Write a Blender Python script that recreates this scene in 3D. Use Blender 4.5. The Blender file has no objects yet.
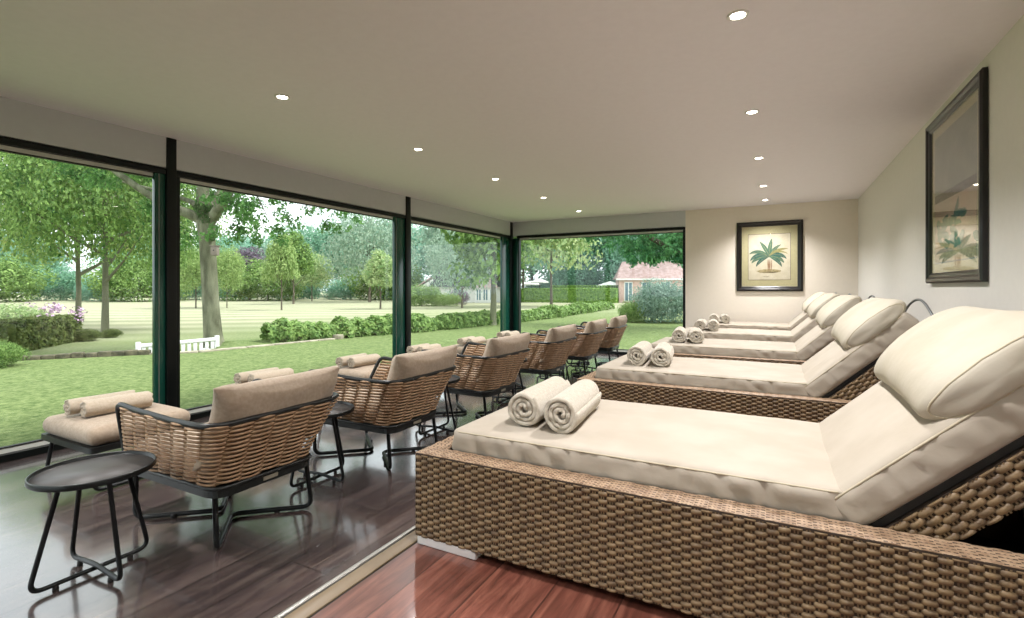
import bpy, bmesh, math, random
from math import sin, cos, pi, radians, sqrt
from mathutils import Vector, Matrix, noise
C = bpy.context.scene.collection
S = bpy.context.scene
random.seed(7)

# ------------------------------------------------------------------ camera, sky, sun, exposure
cam = bpy.data.cameras.new('camera'); cam_o = bpy.data.objects.new('camera', cam); C.objects.link(cam_o)
cam.sensor_width = 36; cam.lens = 503 / 1024 * 36; cam.shift_y = -21 / 1024
cam.clip_start = .05; cam.clip_end = 1000
cam_o.location = (0, 0, 1.2); cam_o.rotation_euler = (radians(90), 0, radians(27.87))
S.camera = cam_o
S.view_settings.view_transform = 'Standard'; S.view_settings.look = 'None'
S.view_settings.exposure = 1.45; S.view_settings.gamma = 1; S.view_settings.use_curve_mapping = False
S.cycles.max_bounces = 8; S.cycles.diffuse_bounces = 5; S.cycles.glossy_bounces = 3
S.cycles.transparent_max_bounces = 12; S.cycles.transmission_bounces = 4
S.cycles.sample_clamp_indirect = 6; S.cycles.caustics_reflective = False; S.cycles.caustics_refractive = False
S.cycles.use_denoising = True
w = bpy.data.worlds.new('overcast_sky'); S.world = w; w.use_nodes = True
nt = w.node_tree; bg = nt.nodes['Background']
tc = nt.nodes.new('ShaderNodeTexCoord'); nz = nt.nodes.new('ShaderNodeTexNoise'); cr = nt.nodes.new('ShaderNodeValToRGB')
nz.inputs['Scale'].default_value = 2.2; nz.inputs['Detail'].default_value = 5
cr.color_ramp.elements[0].position = .35; cr.color_ramp.elements[0].color = (.80, .90, 1.0, 1)
cr.color_ramp.elements[1].position = .65; cr.color_ramp.elements[1].color = (1.0, 1.0, 1.0, 1)
nt.links.new(tc.outputs['Generated'], nz.inputs['Vector']); nt.links.new(nz.outputs['Fac'], cr.inputs['Fac'])
nt.links.new(cr.outputs['Color'], bg.inputs['Color']); bg.inputs['Strength'].default_value = .92
sun = bpy.data.lights.new('sun', 'SUN'); sun.energy = 2.1; sun.angle = radians(25); sun.color = (1, .97, .93)
sun_o = bpy.data.objects.new('sun', sun); C.objects.link(sun_o)
sun_o.rotation_euler = Vector((-.42, -.35, -.84)).to_track_quat('-Z', 'Y').to_euler()
LAMP_POWER = 62

# ------------------------------------------------------------------ materials
def lin(h):
    h = h.lstrip('#'); v = [int(h[i:i+2], 16) / 255 for i in (0, 2, 4)]
    return tuple(x / 12.92 if x <= .04045 else ((x + .055) / 1.055) ** 2.4 for x in v) + (1,)
def mat(name, col, rough=.6, metal=0, var=None, scale=20, bump=0, bscale=None, spec=.5, stretch=None, detail=3, coat=0, sheen=0):
    m = bpy.data.materials.new(name); m.use_nodes = True; n = m.node_tree.nodes; l = m.node_tree.links
    b = n['Principled BSDF']; b.inputs['Roughness'].default_value = rough; b.inputs['Metallic'].default_value = metal
    b.inputs['Specular IOR Level'].default_value = spec; b.inputs['Coat Weight'].default_value = coat
    b.inputs['Sheen Weight'].default_value = sheen
    c1 = lin(col); t = n.new('ShaderNodeTexCoord'); mp = n.new('ShaderNodeMapping'); l.new(t.outputs['Object'], mp.inputs[0])
    if stretch: mp.inputs['Scale'].default_value = stretch
    x = n.new('ShaderNodeTexNoise'); x.inputs['Scale'].default_value = scale; x.inputs['Detail'].default_value = detail
    l.new(mp.outputs[0], x.inputs['Vector'])
    r = n.new('ShaderNodeValToRGB'); r.color_ramp.elements[0].position = .35; r.color_ramp.elements[1].position = .65
    r.color_ramp.elements[0].color = lin(var) if var else tuple(v * .93 for v in c1[:3]) + (1,); r.color_ramp.elements[1].color = c1
    l.new(x.outputs['Fac'], r.inputs['Fac']); l.new(r.outputs['Color'], b.inputs['Base Color'])
    if bump:
        y = n.new('ShaderNodeTexNoise'); y.inputs['Scale'].default_value = bscale or scale; y.inputs['Detail'].default_value = 4
        l.new(mp.outputs[0], y.inputs['Vector'])
        bp = n.new('ShaderNodeBump'); bp.inputs['Strength'].default_value = bump; bp.inputs['Distance'].default_value = .01
        l.new(y.outputs['Fac'], bp.inputs['Height']); l.new(bp.outputs[0], b.inputs['Normal'])
    return m
def leafmat(name, a, b2, scale=1.2, trans=.35):
    m = bpy.data.materials.new(name); m.use_nodes = True; n = m.node_tree.nodes; l = m.node_tree.links
    b = n['Principled BSDF']; b.inputs['Roughness'].default_value = .6; b.inputs['Specular IOR Level'].default_value = .25
    t = n.new('ShaderNodeTexCoord'); x = n.new('ShaderNodeTexNoise'); x.inputs['Scale'].default_value = scale; x.inputs['Detail'].default_value = 8
    x.inputs['Roughness'].default_value = .75
    l.new(t.outputs['Object'], x.inputs['Vector']); r = n.new('ShaderNodeValToRGB')
    r.color_ramp.elements[0].position = .38; r.color_ramp.elements[1].position = .62
    r.color_ramp.elements[0].color = lin(a); r.color_ramp.elements[1].color = lin(b2)
    l.new(x.outputs['Fac'], r.inputs['Fac']); l.new(r.outputs['Color'], b.inputs['Base Color'])
    tr = n.new('ShaderNodeBsdfTranslucent'); l.new(r.outputs['Color'], tr.inputs['Color'])
    mx = n.new('ShaderNodeMixShader'); mx.inputs[0].default_value = trans
    l.new(b.outputs[0], mx.inputs[1]); l.new(tr.outputs[0], mx.inputs[2]); l.new(mx.outputs[0], n['Material Output'].inputs[0])
    return m
def glassmat(name, tint, boost=1.0):
    m = bpy.data.materials.new(name); m.use_nodes = True; n = m.node_tree.nodes; l = m.node_tree.links
    n.remove(n['Principled BSDF'])
    tr = n.new('ShaderNodeBsdfTransparent'); tr.inputs[0].default_value = tint
    g = n.new('ShaderNodeBsdfGlossy'); g.inputs['Roughness'].default_value = .01
    ge = n.new('ShaderNodeNewGeometry'); dt = n.new('ShaderNodeVectorMath'); dt.operation = 'DOT_PRODUCT'
    l.new(ge.outputs['Normal'], dt.inputs[0]); l.new(ge.outputs['Incoming'], dt.inputs[1]); pv = dt.outputs['Value']
    for op, val in (('ABSOLUTE', None), ('SUBTRACT', 1), ('POWER', 5), ('MULTIPLY_ADD', .96)):      # Schlick reflectance
        q = n.new('ShaderNodeMath'); q.operation = op
        if op == 'SUBTRACT': q.inputs[0].default_value = 1; l.new(pv, q.inputs[1])
        else:
            l.new(pv, q.inputs[0])
            if val is not None: q.inputs[1].default_value = val
            if op == 'MULTIPLY_ADD': q.inputs[2].default_value = .04
        pv = q.outputs[0]
    ml = n.new('ShaderNodeMath'); ml.operation = 'MULTIPLY'; ml.inputs[1].default_value = boost; l.new(pv, ml.inputs[0]); mx = n.new('ShaderNodeMixShader'); l.new(ml.outputs[0], mx.inputs[0])
    l.new(tr.outputs[0], mx.inputs[1]); l.new(g.outputs[0], mx.inputs[2]); l.new(mx.outputs[0], n['Material Output'].inputs[0])
    return m
def plankmat(name, dark, mid, light, wid, length, rough, gap, xrot=True, coat=0.0):
    m = bpy.data.materials.new(name); m.use_nodes = True; n = m.node_tree.nodes; l = m.node_tree.links
    b = n['Principled BSDF']; b.inputs['Specular IOR Level'].default_value = .8; t = n.new('ShaderNodeTexCoord'); mp = n.new('ShaderNodeMapping')
    l.new(t.outputs['Object'], mp.inputs[0])
    if xrot: mp.inputs['Rotation'].default_value = (0, 0, radians(90))
    br = n.new('ShaderNodeTexBrick'); br.offset = .37; br.inputs['Scale'].default_value = 1
    br.inputs['Brick Width'].default_value = length; br.inputs['Row Height'].default_value = wid
    br.inputs['Mortar Size'].default_value = .0035; br.inputs['Mortar Smooth'].default_value = .3
    br.inputs['Color1'].default_value = (0, 0, 0, 1); br.inputs['Color2'].default_value = (1, 1, 1, 1); br.inputs['Mortar'].default_value = (.5, .5, .5, 1)
    l.new(mp.outputs[0], br.inputs['Vector'])
    mp2 = n.new('ShaderNodeMapping'); l.new(mp.outputs[0], mp2.inputs[0]); mp2.inputs['Scale'].default_value = (1.3, 14, 1)
    add = n.new('ShaderNodeVectorMath'); add.operation = 'ADD'; sc = n.new('ShaderNodeVectorMath'); sc.operation = 'SCALE'; sc.inputs['Scale'].default_value = 7
    l.new(br.outputs['Color'], sc.inputs[0]); l.new(mp2.outputs[0], add.inputs[0]); l.new(sc.outputs[0], add.inputs[1])
    nz = n.new('ShaderNodeTexNoise'); nz.inputs['Scale'].default_value = 1.6; nz.inputs['Detail'].default_value = 9; nz.inputs['Roughness'].default_value = .68
    nz.inputs['Distortion'].default_value = 1.1
    l.new(add.outputs[0], nz.inputs['Vector'])
    r = n.new('ShaderNodeValToRGB'); e = r.color_ramp.elements; e[0].position = .33; e[0].color = lin(dark); e[1].position = .68; e[1].color = lin(light)
    k = e.new(.5); k.color = lin(mid); l.new(nz.outputs['Fac'], r.inputs['Fac'])
    hsv = n.new('ShaderNodeHueSaturation'); l.new(r.outputs['Color'], hsv.inputs['Color'])
    mr = n.new('ShaderNodeMapRange'); mr.inputs['To Min'].default_value = .75; mr.inputs['To Max'].default_value = 1.25
    l.new(br.outputs['Color'], mr.inputs['Value']); l.new(mr.outputs[0], hsv.inputs['Value'])
    mx = n.new('ShaderNodeMix'); mx.data_type = 'RGBA'; l.new(br.outputs['Fac'], mx.inputs[0]); l.new(hsv.outputs[0], mx.inputs[6]); mx.inputs[7].default_value = lin(gap)
    l.new(mx.outputs[2], b.inputs['Base Color'])
    mr2 = n.new('ShaderNodeMapRange'); mr2.inputs['To Min'].default_value = rough - .07; mr2.inputs['To Max'].default_value = rough + .1
    l.new(nz.outputs['Fac'], mr2.inputs['Value']); l.new(mr2.outputs[0], b.inputs['Roughness'])
    b.inputs['Coat Weight'].default_value = coat; b.inputs['Coat Roughness'].default_value = .1
    bp = n.new('ShaderNodeBump'); bp.inputs['Strength'].default_value = .25; bp.inputs['Distance'].default_value = .002
    mth = n.new('ShaderNodeMath'); mth.operation = 'SUBTRACT'; l.new(nz.outputs['Fac'], mth.inputs[0]); l.new(br.outputs['Fac'], mth.inputs[1])
    l.new(mth.outputs[0], bp.inputs['Height']); l.new(bp.outputs[0], b.inputs['Normal'])
    return m
def emit(name, col, s):
    m = bpy.data.materials.new(name); m.use_nodes = True; b = m.node_tree.nodes['Principled BSDF']
    b.inputs['Emission Color'].default_value = col; b.inputs['Emission Strength'].default_value = s; return m

M = dict(
    wall=mat('wall_paint', '#e4dccf', .8, var='#e2dacd'), wall_r=mat('right_wall_paint', '#dddbd4', .8, var='#dbd9d2'),
    header=mat('header_paint', '#c4c7c9', .8, var='#c2c5c7'), ceil=mat('ceiling_paint', '#f6f3fa', .85, var='#f4f1f8'),
    floor=plankmat('dark_plank', '#372f30', '#483d3b', '#61554f', .21, 1.5, .20, '#1a1413', coat=1.0),
    plat=plankmat('red_plank', '#44271f', '#683d32', '#875848', .21, 1.6, .30, '#4a2c24', coat=.2),
    blackframe=mat('black_green_powdercoat', '#050b0a', .4, spec=.3), greenframe=mat('teal_reflection_coat', '#174a3e', .18),  # greenframe: teal reflections painted into the stile colour
    paleframe=mat('pale_bead', '#d5d8d0', .5), alu=mat('brushed_aluminium', '#9b9993', .35, .5), brass=mat('pale_oak_nosing', '#776750', .4),
    blackrub=mat('black_rubber', '#100e0c', .6),
    rattan=mat('tan_rattan', '#826c4d', .5, var='#5b4832', scale=30, bump=.15, bscale=300),
    rattan_top=mat('tan_rattan_rim', '#a38a70', .5, var='#7f664f', scale=40, bump=.15, bscale=300),
    rattan_dark=mat('dark_rattan_core', '#33261a', .8),
    strand=mat('orange_tan_strand', '#b39373', .5, var='#8f7053', scale=25), stake=mat('pale_stake', '#8b6c4c', .6),
    metal=mat('dark_green_metal', '#0f1314', .35, .2), tray=mat('dark_tray_metal', '#171918', .38, .1),
    tabletop=mat('reflection_tinted_metal', '#45423f', .5, 0, var='#383635', scale=8),  # tray plate coloured lighter to stand in for its reflection
    cushion=mat('taupe_cushion', '#ab9a87', .9, var='#9e8d79', scale=60, bump=.3, bscale=500, sheen=.2),
    mattress=mat('cream_mattress_cloth', '#aea597', .75, var='#a69c8d', scale=6, bump=.12, bscale=25, sheen=.1),
    pillow=mat('cream_pillow_cloth', '#b5ae9f', .75, var='#ada593', scale=6, bump=.12, bscale=25),
    piping=mat('cream_piping', '#b3a992', .8), towel=mat('cream_towel', '#c9c1b2', 1, var='#bdb4a3', scale=80, bump=.6, bscale=350, sheen=.3),
    towel2=mat('beige_towel', '#c3b5a2', 1, var='#b8a993', scale=80, bump=.6, bscale=350, sheen=.3),
    chrome=mat('grey_metal_tube', '#777d80', .35, .6), white=mat('white_paint', '#e8e8e6', .5), badge=mat('badge_metal', '#b9b2a0', .35, .7),
    pframe=mat('black_picture_frame', '#0e0a08', .3, coat=.15), pgold=mat('gilt_line', '#4e3d25', .4, .4), matb=mat('cream_mount', '#b8b08c', .9),
    paper=mat('aged_paper', '#cdc4b2', .9, var='#c3b9a3', scale=12), ink=mat('brown_ink', '#4a3a2b', .8),
    pg1=mat('print_green', '#4a7058', .8, var='#33584c', scale=30), pg2=mat('print_teal', '#2f665c', .8, var='#234c48', scale=40), pg3=mat('print_olive', '#8a8452', .8),
    pbr=mat('print_brown', '#8a6a52', .8), pgrd=mat('print_ground', '#b0a07c', .8, var='#857a52', scale=40), ppink=mat('reflected_pink', '#b59a8a', .8, var='#a89a86', scale=6),
    pgrey=mat('reflected_grey', '#8a8d80', .8, var='#6f756b', scale=5), pdark=mat('reflected_dark_band', '#2a2c24', .8),  # ppink, pgrey, pdark: tones of the glass reflection, painted flat
    bark=mat('grey_green_bark', '#7c7d66', .9, var='#51523e', scale=6, bump=1, bscale=9, stretch=(1, 1, .25)), bark2=mat('brown_bark', '#6d6355', .9, var='#4b463a', scale=8, bump=.8, bscale=9, stretch=(1, 1, .3)),
    moss=mat('green_moss', '#4c6a34', 1, var='#35502a', scale=12, bump=1, bscale=20),
    brick=mat('pink_brick', '#d8bab0', .85, var='#c9a69c', scale=3), redtile=mat('pink_red_roof_tile', '#b59c98', .8, var='#9c827d', scale=2),
    thatch=mat('grey_thatch', '#4d5350', .95, var='#393f3d', scale=3, bump=.8, bscale=8), whitewall=mat('white_render', '#e4e4e0', .8),
    winglass=mat('blue_grey_window', '#5f7a86', .1), stone=mat('weathered_stone', '#a8a08c', .9, var='#7c7565', scale=6, bump=.8, bscale=12),
    stone_d=mat('dark_mossy_stone', '#6a6450', .95, var='#3f3e30', scale=10, bump=1, bscale=14),
    canvas=mat('white_canvas', '#f2f0ea', .9), birdbox=mat('weathered_grey_wood', '#8d8078', .9), blossom=mat('lilac_blossom', '#c9a9c4', .8),
)
M['light'] = emit('lamp_glow', (1, .9, .75, 1), 14)
M['pane'] = glassmat('window_glass', (.97, .99, .98, 1), .5)
M['pglass'] = glassmat('picture_glass', (.99, .995, .985, 1), .9)
L = dict(
    oak=leafmat('oak_leaves', '#2f5a2c', '#7fae62', 2.5), chest=leafmat('bright_green_leaves', '#2f5c2c', '#9fbd6c', 16),
    chesty=leafmat('yellow_green_leaves', '#4f7a38', '#c0c97e', 14), teal=leafmat('hazed_teal_leaves', '#62937f', '#a5ccb2', 12),  # teal: distance haze is put into the leaf colours
    deep=leafmat('hazed_green_leaves', '#4f8069', '#93bd9d', 12), willow=leafmat('grey_green_leaves', '#70907c', '#b7c9b2', 14),  # deep: leaf colours lightened to paint in distance haze
    lime=leafmat('lime_leaves', '#6c8d4c', '#b4c883', 14), purple=leafmat('purple_leaves', '#5d5261', '#8d808f', 14),
    pale=leafmat('pale_green_leaves', '#769a60', '#c9d59f', 14), hedge=leafmat('laurel_leaves', '#40662f', '#a0bc6e', 7),
    box=leafmat('dark_hedge_leaves', '#3a4a2a', '#7d8a4e', 3), clip=leafmat('clipped_hedge_leaves', '#5f8a3a', '#9fc060', 3),
    rhod=leafmat('silvery_green_leaves', '#4d7363', '#b3c9b8', 14), near=leafmat('overhang_leaves', '#2f6e48', '#80ba7c', 2.5),  # near: green leaves of the overhanging branch
)

# ------------------------------------------------------------------ mesh helpers
class MB:
    def __init__(s): s.v = []; s.f = []; s.mi = []; s.sm = []
    def add(s, vs, fs, m=0, smooth=True, X=None):
        o = len(s.v)
        s.v += [tuple(X @ Vector(p)) for p in vs] if X else [tuple(p) for p in vs]
        for f in fs: s.f.append(tuple(i + o for i in f)); s.mi.append(m); s.sm.append(smooth)
    def box(s, a, b, m=0, bev=0, X=None, seg=2):
        x0, y0, z0 = a; x1, y1, z1 = b
        if bev <= 0:
            s.add([(x0,y0,z0),(x1,y0,z0),(x1,y1,z0),(x0,y1,z0),(x0,y0,z1),(x1,y0,z1),(x1,y1,z1),(x0,y1,z1)],
                  [(0,3,2,1),(4,5,6,7),(0,1,5,4),(1,2,6,5),(2,3,7,6),(3,0,4,7)], m, False, X); return
        bm = bmesh.new(); bmesh.ops.create_cube(bm, size=1)
        for v in bm.verts: v.co = Vector(((x0+x1)/2+v.co.x*(x1-x0), (y0+y1)/2+v.co.y*(y1-y0), (z0+z1)/2+v.co.z*(z1-z0)))
        bmesh.ops.bevel(bm, geom=bm.edges[:], offset=bev, segments=seg, affect='EDGES', profile=.5)
        bm.verts.index_update(); s.add([v.co[:] for v in bm.verts], [tuple(v.index for v in f.verts) for f in bm.faces], m, seg > 1, X); bm.free()
    def tube(s, path, r, n=8, m=0, closed=False, X=None, cap=True, flat=1.0):
        P = [Vector(p) for p in path]; K = len(P); rs = r if isinstance(r, (list, tuple)) else [r]*K
        T = []
        for i in range(K):
            if closed: t = P[(i+1)%K]-P[i-1]
            else: t = P[min(i+1,K-1)]-P[max(i-1,0)]
            T.append(t.normalized() if t.length > 1e-9 else Vector((0,0,1)))
        up = Vector((0,0,1)) if abs(T[0].z) < .9 else Vector((1,0,0))
        N = (up - T[0]*up.dot(T[0])).normalized(); vs = []
        for i in range(K):
            N = (N - T[i]*N.dot(T[i]));
            N = N.normalized() if N.length > 1e-6 else T[i].orthogonal().normalized()
            B = T[i].cross(N)
            for k in range(n):
                a = 2*pi*k/n; vs.append(P[i] + rs[i]*(cos(a)*N + sin(a)*flat*B))
        fs = []
        for i in range(K if closed else K-1):
            j = (i+1) % K
            for k in range(n): fs.append((i*n+k, j*n+k, j*n+(k+1)%n, i*n+(k+1)%n)[::-1])
        if cap and not closed: fs.append(tuple(range(n))); fs.append(tuple(range((K-1)*n, K*n))[::-1])
        s.add(vs, fs, m, True, X)
    def lathe(s, prof, n=24, m=0, X=None, sx=1, sy=1):
        vs = []; fs = []
        for (r, z) in prof:
            for k in range(n): vs.append((r*sx*cos(2*pi*k/n), r*sy*sin(2*pi*k/n), z))
        for i in range(len(prof)-1):
            if prof[i] == prof[i+1]: continue
            for k in range(n): fs.append((i*n+k, i*n+(k+1)%n, (i+1)*n+(k+1)%n, (i+1)*n+k))
        fs.append(tuple(range(n))[::-1]); fs.append(tuple(range((len(prof)-1)*n, len(prof)*n)))
        s.add(vs, fs, m, True, X)
    def prism(s, poly, z0, z1, m=0, X=None, smooth=False):
        n = len(poly); vs = [(x,y,z0) for x,y in poly]+[(x,y,z1) for x,y in poly]
        fs = [tuple(range(n))[::-1], tuple(range(n,2*n))]+[(i,(i+1)%n,n+(i+1)%n,n+i) for i in range(n)]
        s.add(vs, fs, m, smooth, X)
    def build(s, name, mats, parent=None, loc=None):
        me = bpy.data.meshes.new(name); me.from_pydata(s.v, [], s.f)
        for mm in (mats if isinstance(mats, (list, tuple)) else [mats]): me.materials.append(mm)
        me.polygons.foreach_set('material_index', s.mi); me.polygons.foreach_set('use_smooth', s.sm); me.update()
        o = bpy.data.objects.new(name, me); C.objects.link(o)
        if parent: o.parent = parent
        if loc: o.location = loc
        return o
def tag(o, label=None, cat=None, group=None, kind=None):
    if label: o['label'] = label
    if cat: o['category'] = cat
    if group: o['group'] = group
    if kind: o['kind'] = kind
    return o
def empty(name, loc, label=None, cat=None, group=None, rz=0):
    o = bpy.data.objects.new(name, None); C.objects.link(o); o.location = loc; o.rotation_euler = (0,0,rz); o.empty_display_size = .1
    return tag(o, label, cat, group)
def copy_tree(o, parent=None):
    c = o.copy(); C.objects.link(c)
    if parent: c.parent = parent
    for ch in list(o.children): copy_tree(ch, c)
    return c
def T(x, y, z): return Matrix.Translation((x, y, z))
def R(a, ax): return Matrix.Rotation(a, 4, ax)
def fillet(pts, r, n=6, closed=False):
    P = [Vector(p) for p in pts]; out = []; K = len(P)
    for i in range(K):
        if not closed and i in (0, K-1): out.append(P[i]); continue
        a, b, c = P[i-1], P[i], P[(i+1)%K]; d1 = (a-b); d2 = (c-b); rr = min(r, d1.length*.49, d2.length*.49)
        p1 = b+d1.normalized()*rr; p2 = b+d2.normalized()*rr
        for k in range(n+1):
            t = k/n; out.append(p1*(1-t)**2 + b*2*t*(1-t) + p2*t*t)
    return out
def puffbox(mb, h, r, n=(16,16,4), puff=0, side=0, wr=0, wscale=6, X=None, m=0, seed=0, pinch=0, ear=0, gather=0):
    """rounded, padded cushion: half sizes h, edge radius r"""
    bm = bmesh.new(); key = {}
    def pt(p):
        k = tuple(round(c, 5) for c in p)
        if k in key: return key[k]
        u, v, ww = p; q = Vector((u*h[0], v*h[1], ww*h[2]))
        inn = Vector([max(-(h[i]-r), min(h[i]-r, q[i])) for i in range(3)]); d = q-inn
        if d.length > 1e-9: q = inn + d.normalized()*r
        q.z += ww*puff*max(0, 1-u*u)**.6*max(0, 1-v*v)**.6
        q.x += u*side*(1-ww*ww)*(1-v*v)*.5; q.y += v*side*(1-ww*ww)*(1-u*u)*.5
        q.x *= 1-pinch*(1-v*v); q.y *= 1-pinch*(1-u*u)
        if ear:
            e = (abs(u)*abs(v))**6; q.x *= 1+ear*e; q.y *= 1+ear*e; q.z *= 1-.75*e
        if wr:
            s0 = Vector((seed*7.1, seed*3.3, 0)); q.z += ww*wr*(1-max(abs(u), abs(v))**8)*(noise.noise(q*wscale+s0)*.9 + .5*noise.noise(q*wscale*2.7+s0))
        if gather:
            e = max(abs(u), abs(v))**5
            a = q.x if abs(v) > abs(u) else q.y
            gg = gather*e*(noise.noise(Vector((a*38+seed*5, ww*.8, seed))))*(1-ww**4)
            q.y += gg*(1 if v > 0 else -1)*(abs(v) > abs(u)); q.x += gg*(1 if u > 0 else -1)*(abs(u) >= abs(v))
        key[k] = bm.verts.new(q); return key[k]
    def spread(k, n):
        t = -1+2*k/n; return math.copysign(abs(t)**.85, t)
    for ax in range(3):
        a, b = [(1,2),(2,0),(0,1)][ax]
        for sg in (-1, 1):
            for i in range(n[a]):
                for j in range(n[b]):
                    q = []
                    for di, dj in ((0,0),(1,0),(1,1),(0,1)):
                        p = [0,0,0]; p[ax] = sg; p[a] = spread(i+di, n[a]); p[b] = spread(j+dj, n[b]); q.append(pt(p))
                    if sg < 0: q = q[::-1]
                    try: bm.faces.new(q)
                    except ValueError: pass
    bm.verts.index_update()
    mb.add([v.co[:] for v in bm.verts], [tuple(v.index for v in f.verts) for f in bm.faces], m, True, X); bm.free()
def struct(mb, name, mats): return tag(mb.build(name, mats), kind='structure')

# ------------------------------------------------------------------ room shell
XL, XR, YB, YF, H = -4.70, 1.04, 8.90, -2.6, 2.51
PZ = .25; PX = -1.27
ZT = 2.235                                   # underside of the header = top of the windows
b = MB(); b.box((XL-.16, YF-.16, -.14), (PX+.03, YB+.16, 0)); struct(b, 'floor', M['floor'])
b = MB(); b.box((-1.19, YF-.1, -.14), (XR+.1, YB+.1, PZ)); o = struct(b, 'platform_floor', M['plat'])
b = MB(); b.box((-1.287, YF, 0), (-1.268, YB-.005, PZ+.001), bev=.003); struct(b, 'trim_1', M['alu'])
b = MB(); b.box((-1.267, YF, 0), (-1.19, YB-.005, PZ-.003)); struct(b, 'trim_2', M['blackrub'])
b = MB(); b.box((-1.258, YF, PZ-.02), (-1.200, YB-.006, PZ+.002), bev=.002); struct(b, 'trim_3', M['brass'])
b = MB(); b.box((XL-.3, YF-.3, H), (XR+.2, YB+.3, H+.25)); struct(b, 'ceiling', M['ceil'])
b = MB(); b.box((XR, YF-.15, -.14), (XR+.15, YB+.15, H+.02)); struct(b, 'wall_right', M['wall_r'])
b = MB(); b.box((-1.385, YB, -.14), (XR+.01, YB+.15, H+.02)); struct(b, 'wall_back', M['wall'])
b = MB(); b.box((XL-.15, YB, ZT), (-1.385, YB+.15, H+.02)); struct(b, 'wall_back_header', M['header'])
b = MB(); b.box((XL-.15, YF-.15, ZT), (XL, YB+.15, H+.02)); b.box((XL-.15, YF-.15, -.1), (XL, -2.5, ZT)); struct(b, 'wall_left', M['header'])
b = MB(); b.box((-1.385, YF-.15, -.14), (XR+.15, YF, H+.02)); b.box((XL-.15, YF-.15, ZT), (-1.385, YF, H+.02)); struct(b, 'wall_front', M['wall'])

def window(idx, axis, a, bb, fixed, name):
    """glazed opening from a to bb along the wall; axis 'y' = left wall, 'x' = back wall"""
    root = tag(empty(name, (fixed if axis == 'y' else (a+bb)/2, (a+bb)/2 if axis == 'y' else fixed, 0)), kind='structure')
    root.location = (0, 0, 0)
    def bx(mb, u0, u1, d0, d1, z0, z1, m=0, bev=0):   # d: depth outward from wall face
        if axis == 'y': mb.box((fixed-d1, u0, z0), (fixed-d0, u1, z1), m, bev)
        else: mb.box((u0, fixed+d0, z0), (u1, fixed+d1, z1), m, bev)
    f = MB()
    bx(f, a, bb, 0, .09, ZT-.045, ZT+.01); bx(f, a, bb, .0, .10, 0, .05)
    bx(f, a, a+.045, .02, .10, .05, ZT-.045); bx(f, bb-.045, bb, .02, .10, .05, ZT-.045)
    f.build('window_frame', M['blackframe'], root)
    g = MB(); bx(g, a+.045, bb-.045, .045, .09, ZT-.075, ZT-.045); bx(g, a+.045, bb-.045, .055, .10, .05, .085); g.build('glazing_bead', M['paleframe'], root)
    g = MB(); bx(g, a+.045, bb-.045, .05, .085, ZT-.085, ZT-.075); bx(g, a+.045, bb-.045, .05, .085, .085, .093); g.build('glazing_gasket', M['blackrub'], root)
    p = MB(); bx(p, a+.04, bb-.04, .065, .075, .09, ZT-.08); p.build('pane', M['pane'], root)
    s = MB(); bx(s, a, bb, .10, .20, -.08, .02); s.build('window_sill', M['alu'], root)
window(1, 'y', -.72, 2.46, XL, 'window_1'); window(2, 'y', 2.54, 5.64, XL, 'window_2')
window(3, 'y', 5.74, 8.81, XL, 'window_3'); window(4, 'x', -4.60, -1.385, YB, 'window_4')
window(5, 'x', -4.60, -1.385, YF-.10, 'window_5_added'); window(6, 'y', -2.5, -.72, XL, 'window_6_added')  # both unseen, added to let more daylight into the room
# wide stiles of the sliding leaves, green from teal reflections put into their colour, and black posts up to the ceiling
for i, (y0, y1) in enumerate(((2.375, 2.46), (5.42, 5.64), (8.50, 8.81))):
    b = MB(); b.box((XL-.055, y0, .05), (XL-.012, y1, ZT-.045), bev=.004); b.box((XL-.012, y0+.03, .06), (XL-.008, y0+.034, ZT-.05), 1)
    struct(b, 'trim_%d' % (4+i), [M['greenframe'], M['alu']])
for i, (y0, y1) in enumerate(((2.46, 2.54), (5.64, 5.74), (8.81, 8.93))):
    b = MB(); b.box((XL-.11, y0, 0), (XL+.012, y1, H), bev=.003); struct(b, 'trim_%d' % (7+i), M['blackframe'])
b = MB(); b.box((XL+.012, YB+.01, .05), (XL+.13, YB+.09, ZT-.045), bev=.004); struct(b, 'trim_10', M['greenframe'])

# ------------------------------------------------------------------ recessed ceiling lights
def downlight(x, y, label, first=[None]):
    if first[0] is None:
        t = empty('ceiling_downlight', (x, y, H), label, 'ceiling light', 'recessed ceiling downlights')
        b = MB(); n = 24
        b.lathe([(.034, -.001), (.036, -.006), (.046, -.007), (.050, -.004), (.050, 0)], 28); b.build('trim_ring', M['white'], t)
        b = MB(); b.lathe([(.033, -.003), (.033, -.0015)], 24); b.build('lamp_disc', M['light'], t)
        ld = bpy.data.lights.new('downlight_lamp', 'SPOT'); ld.energy = LAMP_POWER; ld.spot_size = radians(130); ld.spot_blend = 1
        ld.shadow_soft_size = .045; ld.color = (1, .97, .96)
        lo = bpy.data.objects.new('lamp', ld); C.objects.link(lo); lo.parent = t; lo.location = (0, 0, -.06)
        first[0] = t
    else:
        t = copy_tree(first[0]); t.location = (x, y, H); t['label'] = label
ordn = ['nearest', 'second', 'third', 'fourth', 'fifth']
for k, y in enumerate((2.31, 3.78, 5.25, 6.65, 8.10)):
    downlight(-3.0, y, 'round white recessed downlight, %s from the camera in the row above the wicker armchairs' % ordn[k])
for k, y in enumerate((2.64, 4.14, 5.64, 7.20, 8.36)):
    downlight(-.17, y, 'round white recessed downlight, %s from the camera in the row above the loungers' % ordn[k])
for x, y in ((-3.0, .85), (-3.0, -.65), (-.17, 1.15), (-.17, -.35)):
    downlight(x, y, 'round white recessed downlight in the ceiling above and behind the camera')

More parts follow.
